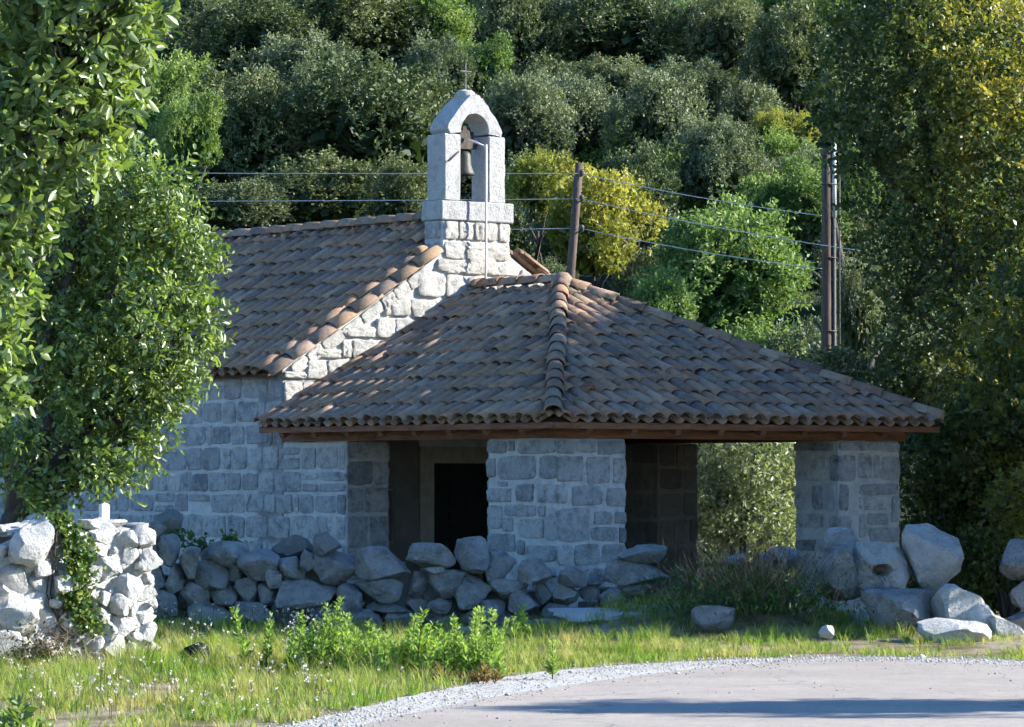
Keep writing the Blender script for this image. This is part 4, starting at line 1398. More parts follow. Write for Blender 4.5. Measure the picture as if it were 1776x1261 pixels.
def trunk_mesh(h, r, seed, spread=0.22):
    rg_ = random.Random(seed)
    mb_ = MB()
    pts = [(0, 0, -0.3)]
    for k in range(1, 6):
        pts.append((rg_.uniform(-0.06, 0.06) * h, rg_.uniform(-0.06, 0.06) * h, h * k / 5))
    mb_.tube(pts, [r * (1 - 0.13 * k) for k in range(6)], 8)
    for k in range(6):
        a = rg_.uniform(0, 6.28); s = Vector(pts[2 + k % 3])
        e = s + Vector((math.cos(a) * spread * h, math.sin(a) * spread * h, h * rg_.uniform(0.3, 0.6)))
        mb_.tube([s, s.lerp(e, 0.5) + Vector((0, 0, 0.08 * h)), e], [r * 0.5, r * 0.33, r * 0.15], 6)
    return mesh('trunk', mb_.V, mb_.F, True, M['bark'])


TRUNK = [trunk_mesh(1.0, 0.045, s) for s in (1, 2)]
foot = []


def hill_tree(px, py, rx, ry, mk, label, cat='tree', Y=None, name='holm_oak', rg_=random.Random(91)):
    if Y is None:
        best = None
        for k in range(560, 1400):
            yy = k / 10
            zc = CAMZ + (831 - py) / F * yy
            f_ = abs(zc - ry / F * yy * 0.95 - 0.5 - hz(0, yy))
            if best is None or f_ < best[0]: best = (f_, yy)
        Y = best[1]
    c = at(px, py, Y)
    gz = hz(c.x, c.y)
    o = empty(name, (c.x, c.y, gz), rg_.uniform(0, 6.28), label, cat, 'trees on the hillside behind the chapel')
    keys = [k for k in CROWN_ME if k[0] == mk]
    sx, sz = rx / F * Y * 1.0, ry / F * Y * 1.12
    cr = obj('crown', CROWN_ME[rg_.choice(keys)], o, loc=(0, 0, c.z - gz))
    cr.scale = (sx, sx * 0.9, sz)
    t_ = obj('trunk', rg_.choice(TRUNK), o)
    hh = max(0.5, c.z - gz)
    t_.scale = (hh * 0.7, hh * 0.7, hh * 0.65)
    foot.append((c.x, c.y, sx))
    return o


HT = [(1030, 400, 128, 125, 'hill_yellow', 'yellow leaved tree right behind the leaning pole', None, 'deciduous_tree'),
      (935, 330, 60, 60, 'hill_yellow', 'small yellowish bush between the bell gable and the leaning pole', 74, 'deciduous_tree'),
      (1270, 500, 150, 135, 'hill_green', 'bright green leafy tree above the porch hip between the two poles', None, 'deciduous_tree'),
      (1150, 560, 80, 80, 'hill_green', 'low green tree just above the porch ridge end', 60, 'deciduous_tree'),
      (1370, 370, 110, 90, 'hill_green', 'light green tree behind the top of the thick pole', None, 'deciduous_tree'),
      (1360, 235, 62, 52, 'hill_yellow', 'small yellow tree high above the cables near the thick pole', None, 'deciduous_tree'),
      (1490, 560, 60, 100, 'hill_grey', 'pale grey green bush right of the thick pole', 59, 'wild_olive'),
      (1480, 330, 50, 70, 'hill_green', 'sparse light green sapling right of the thick pole top', 60, 'deciduous_tree'),
      (960, 520, 60, 60, 'hill_oak', 'dark low tree at the foot of the leaning pole', 63, 'holm_oak'),
      (1110, 350, 90, 90, 'hill_oak', 'dark olive tree behind the yellow tree', None, 'holm_oak'),
      (640, 250, 210, 140, 'hill_oak', 'broad olive green oak crown left of the bell gable', None, 'holm_oak'),
      (430, 260, 150, 125, 'hill_oak', 'dark oak above the nave ridge in shade', None, 'holm_oak'),
      (330, 240, 66, 80, 'hill_green', 'light green upright shrub next to the laurel branches', 70, 'deciduous_tree'),
      (560, 360, 150, 80, 'hill_oak', 'shaded oak low behind the middle of the nave ridge', 68, 'holm_oak'),
      (420, 370, 110, 70, 'hill_oak', 'shaded oak low behind the far end of the nave ridge', 67, 'holm_oak'),
      (690, 350, 80, 70, 'hill_oak', 'small dark oak beside the bell gable pillars', 66, 'holm_oak'),
      (520, 160, 130, 90, 'hill_grey', 'grey green crown lit on top in the upper middle left', None, 'wild_olive'),
      (900, 240, 110, 105, 'hill_grey', 'grey olive crown right of the bell gable arch', None, 'wild_olive'),
      (1000, 220, 90, 80, 'hill_grey', 'grey olive crown above the yellow tree', None, 'wild_olive'),
      (1150, 235, 110, 100, 'hill_grey', 'rounded grey green crown above the middle cable span', None, 'wild_olive'),
      (1240, 300, 95, 85, 'hill_grey', 'rounded grey crown low above the cables', None, 'wild_olive'),
      (1060, 165, 110, 60, 'hill_grey', 'silvery crown in the middle row right of the cross', None, 'wild_olive'),
      (1200, 165, 95, 55, 'hill_grey', 'silvery crown in the middle row farther from the cross', None, 'wild_olive'),
      (760, 150, 80, 80, 'hill_grey', 'pale crown directly behind the iron cross', None, 'wild_olive'),
      (830, 130, 70, 70, 'hill_green', 'green crown just right of the iron cross', None, 'deciduous_tree'),
      (440, 80, 150, 80, 'hill_oak', 'very dark oak in the upper row nearest the laurel', None, 'holm_oak'),
      (620, 60, 130, 85, 'hill_oak', 'very dark oak in the upper row left of the cross', None, 'holm_oak'),
      (760, 60, 90, 80, 'hill_green', 'green tree in the upper row above the cross', None, 'deciduous_tree'),
      (900, 70, 100, 95, 'hill_oak', 'olive green oak in the upper row right of the cross', None, 'holm_oak'),
      (1070, 70, 140, 90, 'hill_oak', 'dark grey oak in the upper row above the silvery crowns', None, 'holm_oak'),
      (1250, 75, 110, 85, 'hill_grey', 'greyish crown in the upper row above the small yellow tree', None, 'wild_olive'),
      (1380, 110, 100, 100, 'hill_oak', 'dark crown in the upper row beside the large oak', None, 'holm_oak'),
      (330, 40, 80, 60, 'hill_grey', 'pale crown in the topmost row next to the laurel', None, 'wild_olive'),
      (1380, 20, 90, 60, 'hill_green', 'bright green crown in the topmost row beside the large oak', None, 'deciduous_tree')]
for (px, py, rx, ry, mk, lab, Y, nm) in HT:
    hill_tree(px, py, rx, ry, mk, lab, Y=Y, name=nm)

# the rest of the wooded slope reads as one mass
rs = np.random.RandomState(12)
pts, scl, sel, rot = [], [], [], []
yy = 63.0
while yy < 118:
    step = 3.0 + (yy - 60) * 0.012
    xx = -0.155 * yy - 4
    while xx < 0.155 * yy + 5:
        x = xx + rs.uniform(-0.9, 0.9); y = yy + rs.uniform(-0.9, 0.9)
        if not any((x - fx) ** 2 + (y - fy) ** 2 < (fr_ * 0.75) ** 2 for fx, fy, fr_ in foot):
            s = rs.uniform(0.9, 1.5)
            pts.append((x, y, hz(x, y) + s * 0.3)); scl.append((s, s, s * rs.uniform(0.8, 1.15))); sel.append(rs.choice([0, 0, 1, 1, 2, 0, 1])); rot.append((0, 0, rs.uniform(0, 6.28)))
        xx += step
    yy += step * 0.85
# same kind of cover beyond the frame on both sides, coarser
me = bpy.data.meshes.new('hillside_wood')
me.from_pydata(pts, [], [])
a = me.attributes.new('scl', 'FLOAT_VECTOR', 'POINT'); a.data.foreach_set('vector', np.array(scl, dtype=np.float32).ravel())
a = me.attributes.new('rot', 'FLOAT_VECTOR', 'POINT'); a.data.foreach_set('vector', np.array(rot, dtype=np.float32).ravel())
a = me.attributes.new('sel', 'INT', 'POINT'); a.data.foreach_set('value', np.array(sel, dtype=np.int32))
wood = obj('hillside_wood', me)
tag(wood, 'dense green woodland covering the hillside between the single crowns', 'woodland', kind='stuff')
ng = bpy.data.node_groups.new('wood_scatter', 'GeometryNodeTree')
ng.interface.new_socket('Geometry', in_out='INPUT', socket_type='NodeSocketGeometry')
ng.interface.new_socket('Geometry', in_out='OUTPUT', socket_type='NodeSocketGeometry')
gi = ng.nodes.new('NodeGroupInput'); go = ng.nodes.new('NodeGroupOutput')
m2p = ng.nodes.new('GeometryNodeMeshToPoints')
ng.links.new(gi.outputs[0], m2p.inputs[0])
joinn = ng.nodes.new('GeometryNodeJoinGeometry')


def named(nm, ty):
    n_ = ng.nodes.new('GeometryNodeInputNamedAttribute'); n_.data_type = ty; n_.inputs[0].default_value = nm
    return n_.outputs[0]


crowns = {}
for o in bpy.data.objects:
    if o.name.startswith('crown'): crowns.setdefault(o.data.materials[0].name, o)
for k, mn_ in enumerate(('holm_oak_leaf', 'grey_olive_leaf', 'fresh_leaf')):
    oi = ng.nodes.new('GeometryNodeObjectInfo'); oi.inputs['Object'].default_value = crowns[mn_]; oi.inputs['As Instance'].default_value = True
    cmp_ = ng.nodes.new('FunctionNodeCompare'); cmp_.data_type = 'INT'; cmp_.operation = 'EQUAL'
    ins_ = [s for s in cmp_.inputs if s.type == 'INT']
    ng.links.new(named('sel', 'INT'), ins_[0]); ins_[1].default_value = k
    iop = ng.nodes.new('GeometryNodeInstanceOnPoints')
    ng.links.new(m2p.outputs[0], iop.inputs['Points'])
    ng.links.new(cmp_.outputs[0], iop.inputs['Selection'])
    ng.links.new(oi.outputs['Geometry'], iop.inputs['Instance'])
    ng.links.new(named('rot', 'FLOAT_VECTOR'), iop.inputs['Rotation'])
    ng.links.new(named('scl', 'FLOAT_VECTOR'), iop.inputs['Scale'])
    ng.links.new(iop.outputs[0], joinn.inputs[0])
ng.links.new(joinn.outputs[0], go.inputs[0])
md = wood.modifiers.new('scatter', 'NODES'); md.node_group = ng


# near trees: crowns from pixel-measured lobes, at their own distance
def lobed_crown(lobes, n_, L, W, seed, dirbias=(0, 0, 0), cluster=7, spread=0.06, shell=0.22, hexl=True, normal_up=None):
    """lobes: rows x,y,z,rx,ry,rz"""
    rs_ = np.random.RandomState(seed)
    lb = np.array(lobes, float)
    area = (lb[:, 3] * lb[:, 5]) + (lb[:, 3] * lb[:, 4]) + (lb[:, 4] * lb[:, 5])
    nc = n_ // cluster
    k = rs_.choice(len(lb), nc, p=area / area.sum())
    dd = unit(rs_.normal(size=(nc, 3)))
    rr = 1 - np.abs(rs_.normal(0, shell, nc))
    C0 = lb[k, :3] + dd * lb[k, 3:6] * rr[:, None]
    axis = unit(dd * 0.9 + rs_.normal(size=(nc, 3)) * 0.5 + np.array(dirbias))
    C = np.repeat(C0, cluster, 0)
    A = np.repeat(axis, cluster, 0)
    nn_ = len(C)
    along = np.tile(np.linspace(-1, 1, cluster), nc)[:, None] * spread
    side = unit(np.cross(A, rs_.normal(size=(nn_, 3))))
    Dv = unit(A * 0.55 + side * 0.8)
    Ll = L * rs_.uniform(0.7, 1.25, nn_)
    C = C + A * along + Dv * Ll[:, None] * 0.5
    bias = None if normal_up is None else np.array(normal_up)
    f_ = leaf_hex if hexl else leaf_quads
    V_, Q_ = f_(C, Dv, Ll, Ll * W / L, rs_, bias=bias)
    r_ = np.clip(np.repeat(0.5 + 0.2 * rs_.normal(size=nc), cluster) + 0.15 * rs_.normal(size=nn_), 0, 1)
    if hexl: r_ = np.repeat(r_, 2)
    return V_, Q_, r_, C0


def px_lobes(rows, depth_scale=1.0):
    out = []
    for (px, py, r, Y) in rows:
        c = at(px, py, Y)
        s = r / F * Y
        out.append((c.x, c.y, c.z, s, s * depth_scale, s))
    return out


def near_tree(name, label, base, lobes, trunk_paths, mat, n_, L, W, seed, **kw):
    o = empty(name, base, 0, label, 'tree')
    V_, Q_, r_, C0 = lobed_crown(lobes, n_, L, W, seed, **kw)
    V_ = V_ - np.array(base)
    obj('crown', quadmesh('crown', V_, Q_, mat, r_), o)
    mb_ = MB()
    for pts_, r0, r1 in trunk_paths:
        pp_ = [Vector(p) - Vector(base) for p in pts_]
        nn_ = len(pp_)
        mb_.tube(pp_, [r0 + (r1 - r0) * i / (nn_ - 1) for i in range(nn_)], 9)
    # twigs reaching into the crown
    rg_ = random.Random(seed)
    ends = [Vector(p[0][-1]) for p in trunk_paths]
    for i in range(min(160, len(C0))):
        c = Vector(C0[rg_.randrange(len(C0))])
        e = min(ends, key=lambda q: (q - c).length)
        if (e - c).length > 2.2: continue
        m_ = e.lerp(c, 0.5) + Vector((rg_.uniform(-0.1, 0.1), rg_.uniform(-0.1, 0.1), rg_.uniform(-0.05, 0.15)))
        mb_.tube([e - Vector(base), m_ - Vector(base), c - Vector(base)], [0.016, 0.009, 0.004], 4, False)
    mb_.build('trunk', M['bark'], o, True)
    return o


# laurel in the near corner
LY = 20.0
rows = [(150, -60, 165, LY), (240, 20, 70, LY), (120, 90, 150, LY), (200, 160, 75, LY + 0.2), (60, 220, 120, LY), (140, 250, 70, LY), (20, 340, 95, LY), (80, 400, 45, LY + 0.1), (5, 480, 75, LY), (0, 590, 60, LY), (-10, 680, 52, LY), (-150, 100, 280, LY + 0.4), (-160, 450, 190, LY + 0.4), (-120, 700, 120, LY + 0.3)]
bl = Vector((-4.0, 20.6, 0))
tp = [([bl, bl + Vector((0.1, 0, 1.2)), bl + Vector((0.3, -0.1, 2.4)), bl + Vector((0.7, -0.3, 3.6))], 0.14, 0.05),
      ([bl + Vector((0.1, 0, 1.2)), bl + Vector((0.6, -0.2, 1.7)), bl + Vector((1.1, -0.5, 2.3))], 0.07, 0.02),
      ([bl + Vector((0.3, -0.1, 2.4)), bl + Vector((0.9, -0.3, 3.0)), bl + Vector((1.6, -0.5, 3.7))], 0.07, 0.02)]
near_tree('laurel_tree', 'tall broad leaved evergreen tree with glossy leaves at the picture corner', bl, px_lobes(rows), tp, M['laurel'], 17000, 0.08, 0.035, 51, dirbias=(0.45, 0, 0.25), cluster=8, spread=0.06, shell=0.34)
# low sprig at the bottom corner
sp = at(20, 1250, 22)
sprig = empty('evergreen_seedling', (sp.x, sp.y, 0), 0, 'small glossy leaved seedling at the bottom corner of the grass', 'shrub')
V_, Q_, r_, C0 = lobed_crown([(-0.05, 0, 0.10, 0.24, 0.2, 0.14)], 420, 0.08, 0.034, 8, dirbias=(0, 0, 0.6))
obj('foliage', quadmesh('foliage', V_, Q_, M['laurel'], r_), sprig)

# carob behind the sunlit wall
CY = 34.6
rows = [(200, 300, 75, CY), (285, 330, 60, CY - .2), (330, 430, 55, CY), (250, 420, 95, CY + .3), (140, 400, 80, CY + .3), (335, 540, 52, CY), (260, 540, 85, CY - .2), (180, 520, 70, CY + .5), (310, 630, 60, CY), (230, 660, 70, CY - .1), (280, 700, 45, CY), (240, 770, 48, CY), (180, 800, 50, CY - .2), (150, 720, 50, CY), (205, 840, 28, CY), (130, 830, 35, CY), (90, 300, 80, CY + .6), (60, 420, 60, CY + .6), (20, 330, 80, CY + .8), (-60, 500, 120, CY + .9), (350, 480, 30, CY), (362, 590, 24, CY), (90, 880, 22, CY), (60, 560, 95, CY + 1.0), (130, 640, 80, CY + 1.0), (50, 700, 85, CY + 1.0), (120, 760, 60, CY + 0.9), (20, 800, 60, CY + 1.0), (180, 600, 80, CY + 0.8), (150, 500, 90, CY + 0.9), (30, 470, 90, CY + 0.9), (190, 720, 60, CY + 0.6), (60, 520, 55, CY - 0.2), (95, 640, 45, CY - 0.2), (40, 760, 45, CY - 0.2), (120, 710, 40, CY - 0.2), (150, 590, 50, CY - 0.2), (60, 850, 36, CY - 0.1), (20, 620, 45, CY - 0.2)]
bc = Vector((-5.0, CY + 0.3, hz(-5, CY)))


def Pc(px, py, dy=0.2): return at(px, py, CY + dy)


tp = [([bc, Pc(20, 900), Pc(80, 830), Pc(150, 740), Pc(215, 640), Pc(260, 540)], 0.12, 0.02),
      ([Pc(20, 900), Pc(70, 780), Pc(120, 640), Pc(190, 520), Pc(230, 420)], 0.09, 0.02),
      ([Pc(20, 900), Pc(40, 760), Pc(70, 620), Pc(110, 500), Pc(150, 400)], 0.08, 0.02),
      ([Pc(80, 830), Pc(170, 800), Pc(230, 760)], 0.05, 0.012),
      ([Pc(20, 900), Pc(100, 860), Pc(160, 830)], 0.05, 0.012),
      ([Pc(150, 740), Pc(230, 690), Pc(300, 640)], 0.045, 0.012),
      ([Pc(110, 500), Pc(60, 400), Pc(20, 330)], 0.04, 0.015)]
near_tree('carob_tree', 'dark green carob tree with drooping leaflets overhanging the sunlit wall', bc, px_lobes(rows, 1.2), tp, M['carob'], 36000, 0.078, 0.034, 52, dirbias=(0.35, 0, -0.45), cluster=9, spread=0.15, shell=0.34, normal_up=(0, -0.3, 0.6))

# big oaks at the other side
OY = 52.5
rows = [(1560, 60, 120, OY), (1480, 150, 90, OY), (1460, 40, 60, OY), (1600, 200, 140, OY), (1500, 260, 75, OY - .5), (1440, 210, 40, OY), (1700, 100, 130, OY - .5), (1740, 250, 120, OY - 1), (1560, 340, 110, OY), (1660, 380, 120, OY - .4), (1550, 450, 75, OY), (1600, 540, 100, OY), (1560, 620, 55, OY), (1700, 520, 110, OY - 1), (1750, 420, 90, OY - 1), (1680, 640, 80, OY - .8), (1720, 690, 55, OY - 1), (1850, 200, 220, OY), (1850, 500, 200, OY), (1640, -60, 150, OY)]
bo = Vector((6.3, OY + 0.4, hz(6.3, OY)))


def Po(px, py, dy=0.2): return at(px, py, OY + dy)


tp = [([bo, Po(1690, 800), Po(1680, 600), Po(1640, 400), Po(1600, 200), Po(1570, 60)], 0.24, 0.05),
      ([Po(1680, 600), Po(1740, 480), Po(1770, 330), Po(1780, 150)], 0.11, 0.03),
      ([Po(1640, 400), Po(1560, 330), Po(1490, 250)], 0.08, 0.02),
      ([Po(1680, 600), Po(1620, 560), Po(1570, 520)], 0.07, 0.02),
      ([Po(1600, 200), Po(1680, 120), Po(1720, 60)], 0.07, 0.02),
      ([Po(1740, 480), Po(1740, 600), Po(1720, 680)], 0.04, 0.015)]
oak = near_tree('oak_tree', 'large oak with dark and yellowing leaves at the picture edge behind the porch', bo, px_lobes(rows, 1.1), tp, M['right_oak'], 44000, 0.085, 0.058, 53, cluster=11, spread=0.2, shell=0.36, hexl=False)

# bushes beneath it and behind the porch
def bush(name, label, rows, mat, n_, L, W, seed, Y, **kw):
    c = at(sum(r[0] for r in rows) / len(rows), 950, Y)
    b = Vector((c.x, c.y, hz(c.x, c.y)))
    o = empty(name, b, 0, label, 'bush', 'bushes beside the porch')
    V_, Q_, r_, C0 = lobed_crown(px_lobes([(x, y, r, Y + R.uniform(-.4, .4)) for x, y, r in rows]), n_, L, W, seed, hexl=False, **kw)
    obj('foliage', quadmesh('foliage', V_ - np.array(b), Q_, mat, r_), o)
    mb_ = MB()
    for k in range(9):
        e = Vector(C0[k * 7]) - b
        mb_.tube([(0, 0, -0.1), e * 0.5 + Vector((0, 0, 0.15)), e], [0.03, 0.018, 0.006], 5)
    tag(mb_.build('stems', M['bark'], o, True), kind='stuff')


bush('olive_bush', 'pale olive bush seen through the opening between the porch piers', [(1240, 800, 70), (1320, 790, 70), (1290, 880, 80), (1380, 820, 60), (1220, 920, 60), (1350, 930, 70), (1180, 850, 60)], leaf_mat('olive_leaf', [(0, (0.10, 0.12, 0.06)), (0.5, (0.27, 0.30, 0.17)), (1, (0.46, 0.47, 0.32))], 0.3, 0.45, 0.4), 16000, 0.085, 0.03, 61, 49.3, dirbias=(0, 0, 0.6), shell=0.35)
bush('dark_bush', 'dense dark bush under the oak next to the outer pier', [(1610, 800, 70), (1680, 820, 80), (1620, 900, 80), (1700, 920, 90), (1600, 980, 50), (1660, 740, 50), (1740, 780, 60)], M['right_oak'], 16000, 0.075, 0.04, 62, 46.0, shell=0.35)
bush('dark_shrub', 'dark shrub behind the boulder stack at the picture edge', [(1740, 980, 70), (1790, 880, 80), (1700, 1030, 40), (1800, 1020, 60), (1690, 960, 50)], M['right_oak'], 9000, 0.075, 0.04, 63, 43.5, shell=0.35)
bush('evergreen_bush', 'shaded evergreen bush behind the porch beneath the thick pole', [(1450, 660, 60), (1520, 700, 60), (1580, 700, 50), (1400, 700, 50), (1490, 760, 60)], M['hill_oak'], 11000, 0.085, 0.045, 64, 52.5, shell=0.35)

bush('shading_evergreen', 'dark low evergreen added beside the porch under the oak to block sky light', [(1800, 700, 150), (1850, 850, 160), (1720, 860, 70), (1780, 560, 110), (1700, 740, 60)], M['right_oak'], 14000, 0.10, 0.055, 65, 46.4, shell=0.35)  # extra evergreen added to keep sky light off the rear pier

# trees beyond the frame whose shade lies over the porch
def shade_tree(loc, s, label, mk='hill_oak', sz=1.0):
    gz = hz(loc[0], loc[1])
    o = empty('shade_tree', (loc[0], loc[1], gz), R.uniform(0, 6), label, 'tree', 'trees by the roadside outside the picture')
    keys = [k for k in CROWN_ME if k[0] == mk]
    cr = obj('crown', CROWN_ME[keys[R.randrange(len(keys))]], o, loc=(0, 0, loc[2])); cr.scale = (s, s, s * sz)
    t_ = obj('trunk', TRUNK[0], o); t_.scale = (loc[2], loc[2], loc[2])


shade_tree((9.0, 38.7, 5.6), 2.2, 'roadside tree shading the boulder wall')
shade_tree((9.3, 41.4, 5.2), 2.4, 'roadside tree shading the porch roof')
shade_tree((9.6, 43.7, 5.1), 2.1, 'roadside tree shading the porch ridge')
shade_tree((8.6, 37.7, 2.8), 1.6, 'low roadside tree shading the boulder pile')
shade_tree((8.8, 40.4, 2.8), 1.9, 'low roadside tree shading the corner pier')
shade_tree((8.8, 42.4, 2.8), 2.0, 'low roadside tree shading the outer pier')
shade_tree((9.0, 45.2, 3.0), 2.0, 'low roadside tree shading the back of the porch')
shade_tree((11.4, 41.2, 5.6), 2.3, 'second row roadside tree shading the porch roof')
shade_tree((11.6, 43.6, 5.6), 2.1, 'second row roadside tree shading the porch ridge')
shade_tree((10.2, 42.7, 6.1), 1.7, 'roadside tree shading the upper porch hip')
shade_tree((12.5, 46.2, 5.4), 2.2, 'second row roadside tree shading the back of the porch')
shade_tree((11.6, 38.0, 5.2), 2.0, 'thick roadside tree shading the foot of the boulder wall')
shade_tree((12.5, 38.9, 7.6), 2.0, 'second row roadside tree shading the boulder wall')
shade_tree((9.6, 26.6, 3.3), 1.15, 'small roadside tree shading the asphalt bend')


# ------------------------------------------------------------------ grass, weeds, flowers, gravel
def in_grass(x, y):
    """True on the verge side of the gravel edge"""
    ge = np.array(gedge)
    best = np.full(len(x), False)
    # left branch: x smaller than the edge at this y; top branch: y beyond the edge at this x
    i0 = np.argmax(ge[:, 1])
    L_ = ge[:i0 + 1]; R_ = ge[i0:]
    xl = np.interp(y, L_[:, 1], L_[:, 0])
    xr = np.interp(-y, -R_[:, 1], R_[:, 0])
    return (x < xl) | (x > xr) | (y > ge[i0, 1])


def grass_patch(n_, xr, yr, seed, hmin, hmax, dens=None):
    rs_ = np.random.RandomState(seed)
    per = 13
    nt_ = n_ // per
    tx = np.repeat(rs_.uniform(*xr, nt_), per); ty = np.repeat(rs_.uniform(*yr, nt_), per)
    th_ = np.repeat(rs_.uniform(0.45, 1.25, nt_), per); tr_ = np.repeat(rs_.rand(nt_), per)
    n_ = nt_ * per
    a = rs_.uniform(0, 2 * np.pi, n_)
    rr_ = np.abs(rs_.normal(0, 0.035, n_))
    x = tx + np.cos(a) * rr_; y = ty + np.sin(a) * rr_
    keep = in_grass(x, y)
    nz_ = np.array([mnoise.noise(Vector((p_ * 1.3, q_ * 1.3, seed))) for p_, q_ in zip(x, y)])
    keep &= np.repeat(rs_.rand(nt_), per) < np.clip(0.55 + nz_ * (1.6 if seed < 5 else 2.4), 0.08, 1)
    if dens is not None: keep &= rs_.rand(n_) < dens(x, y)
    x, y, nz_, a, th_, tr_ = x[keep], y[keep], nz_[keep], a[keep], th_[keep], tr_[keep]
    m_ = len(x)
    h = rs_.uniform(hmin, hmax, m_) * (1 + 0.6 * nz_) * th_
    ln = rs_.uniform(0.3, 1.0, m_) * h
    wd = rs_.uniform(0.0016, 0.0042, m_)
    z = height(x, y)
    p = np.stack([x, y, z], 1)
    sd = np.stack([np.sin(a), -np.cos(a), 0 * a], 1) * wd[:, None]
    ld = np.stack([np.cos(a), np.sin(a), 0 * a], 1)
    mid = p + ld * (ln * 0.35)[:, None] + np.stack([0 * h, 0 * h, h * 0.6], 1)
    tip = p + ld * ln[:, None] + np.stack([0 * h, 0 * h, h], 1)
    V_ = np.stack([p - sd, p + sd, mid + sd * 0.8, tip, mid - sd * 0.8], 1).reshape(-1, 3)
    k = np.arange(m_)[:, None] * 5
    Q_ = np.concatenate([k + np.array([[0, 1, 2, 4]]), k + np.array([[4, 2, 3, 3]])], 1)
    q4 = (k + np.array([[0, 1, 2, 4]]))
    t3 = (k + np.array([[4, 2, 3]]))
    r_ = np.clip(0.15 + 0.55 * tr_ + 0.12 * rs_.normal(size=m_), 0, 1)
    return V_, q4, t3, r_


def grass_obj(name, label, args_list, mat):
    Vs, Qs, rs_, off = [], [], [], 0
    for a in args_list:
        V_, q4, t3, r_ = grass_patch(*a)
        # keep it all quads by giving the tip its own narrow end
        tipi = t3[:, 2]
        V2 = np.concatenate([V_, V_[tipi] + np.array([0.0008, 0, 0])])
        Q2 = np.stack([t3[:, 0], t3[:, 1], t3[:, 2], len(V_) + np.arange(len(tipi))], 1)
        Vs.append(V2); Qs += [q4 + off, Q2 + off]; rs_ += [r_, r_]
        off += len(V2)
    o = obj(name, quadmesh(name, np.concatenate(Vs), np.concatenate(Qs), mat, np.concatenate(rs_)))
    return tag(o, label, 'grass', kind='stuff')


grass_obj('grass', 'green and straw coloured grass of the road verge', [
    (130000, (-5.2, 2.5), (23.5, 34.5), 1, 0.04, 0.10),
    (30000, (0.0, 6.0), (32.5, 36.5), 2, 0.03, 0.08),
    (24000, (-4.5, 1.5), (34.0, 37.7), 3, 0.06, 0.16),
    (16000, (-3.3, -0.4), (31.0, 34.6), 5, 0.10, 0.24),
    (12000, (-4.5, 0.3), (26.0, 32.0), 6, 0.10, 0.2),
    (8000, (1.3, 4.2), (35.4, 38.3), 4, 0.05, 0.16)], M['grass'])


def weed_clump(px, py_base, width_px, n_stems, hmin, hmax, label, seed, dry=False, mat='weed'):
    Y = F * CAMZ / (py_base - 831.0)
    b = at(px, py_base, Y); b.z = hz(b.x, b.y)
    rs_ = np.random.RandomState(seed)
    o = empty('weed_clump', b, 0, label, 'weeds', 'weeds on the verge')
    mb_ = MB()
    Cs, Ds, Ls, low = [], [], [], []
    for s in range(n_stems):
        bx = rs_.normal(0, width_px / F * Y * 0.55); by = rs_.uniform(-0.45, 0.45)
        h = rs_.uniform(hmin, hmax) * (1.0 if s % 3 == 0 else 0.62)
        le = np.array([rs_.normal(0, 0.2), rs_.normal(0, 0.2), 1.0]) * h
        mb_.tube([(bx, by, 0), (bx + le[0] * 0.4, by + le[1] * 0.4, h * 0.5), (bx + le[0], by + le[1], h)], [0.006, 0.004, 0.002], 4, False)
        nlf = int(120 * h / 0.5)
        t_ = rs_.uniform(0.12, 1.02, nlf)
        pos = np.array([bx, by, 0]) + t_[:, None] * le
        a = rs_.uniform(0, 6.28, nlf)
        dd = np.stack([np.cos(a), np.sin(a), rs_.uniform(0.3, 1.3, nlf)], 1); dd = unit(dd)
        L = 0.07 * (1.15 - 0.65 * t_) * rs_.uniform(0.7, 1.3, nlf) + 0.012
        Cs.append(pos + dd * L[:, None] * 0.5 + rs_.normal(size=(nlf, 3)) * 0.008); Ds.append(dd); Ls.append(L); low.append(t_)
    C = np.concatenate(Cs); Dv = np.concatenate(Ds); L = np.concatenate(Ls); t_ = np.concatenate(low)
    V_, Q_ = leaf_quads(C, Dv, L, L * 0.26 + 0.003, rs_)
    r_ = np.clip(0.25 + 0.5 * t_ + 0.18 * rs_.normal(size=len(C)), 0, 1)
    obj('foliage', quadmesh('foliage', V_, Q_, M[mat], r_), o)
    tag(mb_.build('stems', M['weed_base'], o, True), kind='stuff')
    return o


weed_clump(560, 1168, 110, 34, 0.3, 0.6, 'tall bright green weed clump nearest the pale seed heads', 71)
weed_clump(660, 1170, 110, 26, 0.26, 0.5, 'green weed clump in the middle of the row', 72)
weed_clump(800, 1176, 120, 34, 0.28, 0.58, 'green weed clump with reddish base at the gravel edge', 73)
weed_clump(730, 1150, 60, 8, 0.25, 0.42, 'small weed clump behind the gap in the row', 74)
weed_clump(920, 1122, 40, 7, 0.18, 0.32, 'small leafy weed at the end of the row near the boulders', 75)
weed_clump(820, 1182, 70, 14, 0.08, 0.16, 'low reddish withered growth at the gravel edge', 76, mat='weed_base')


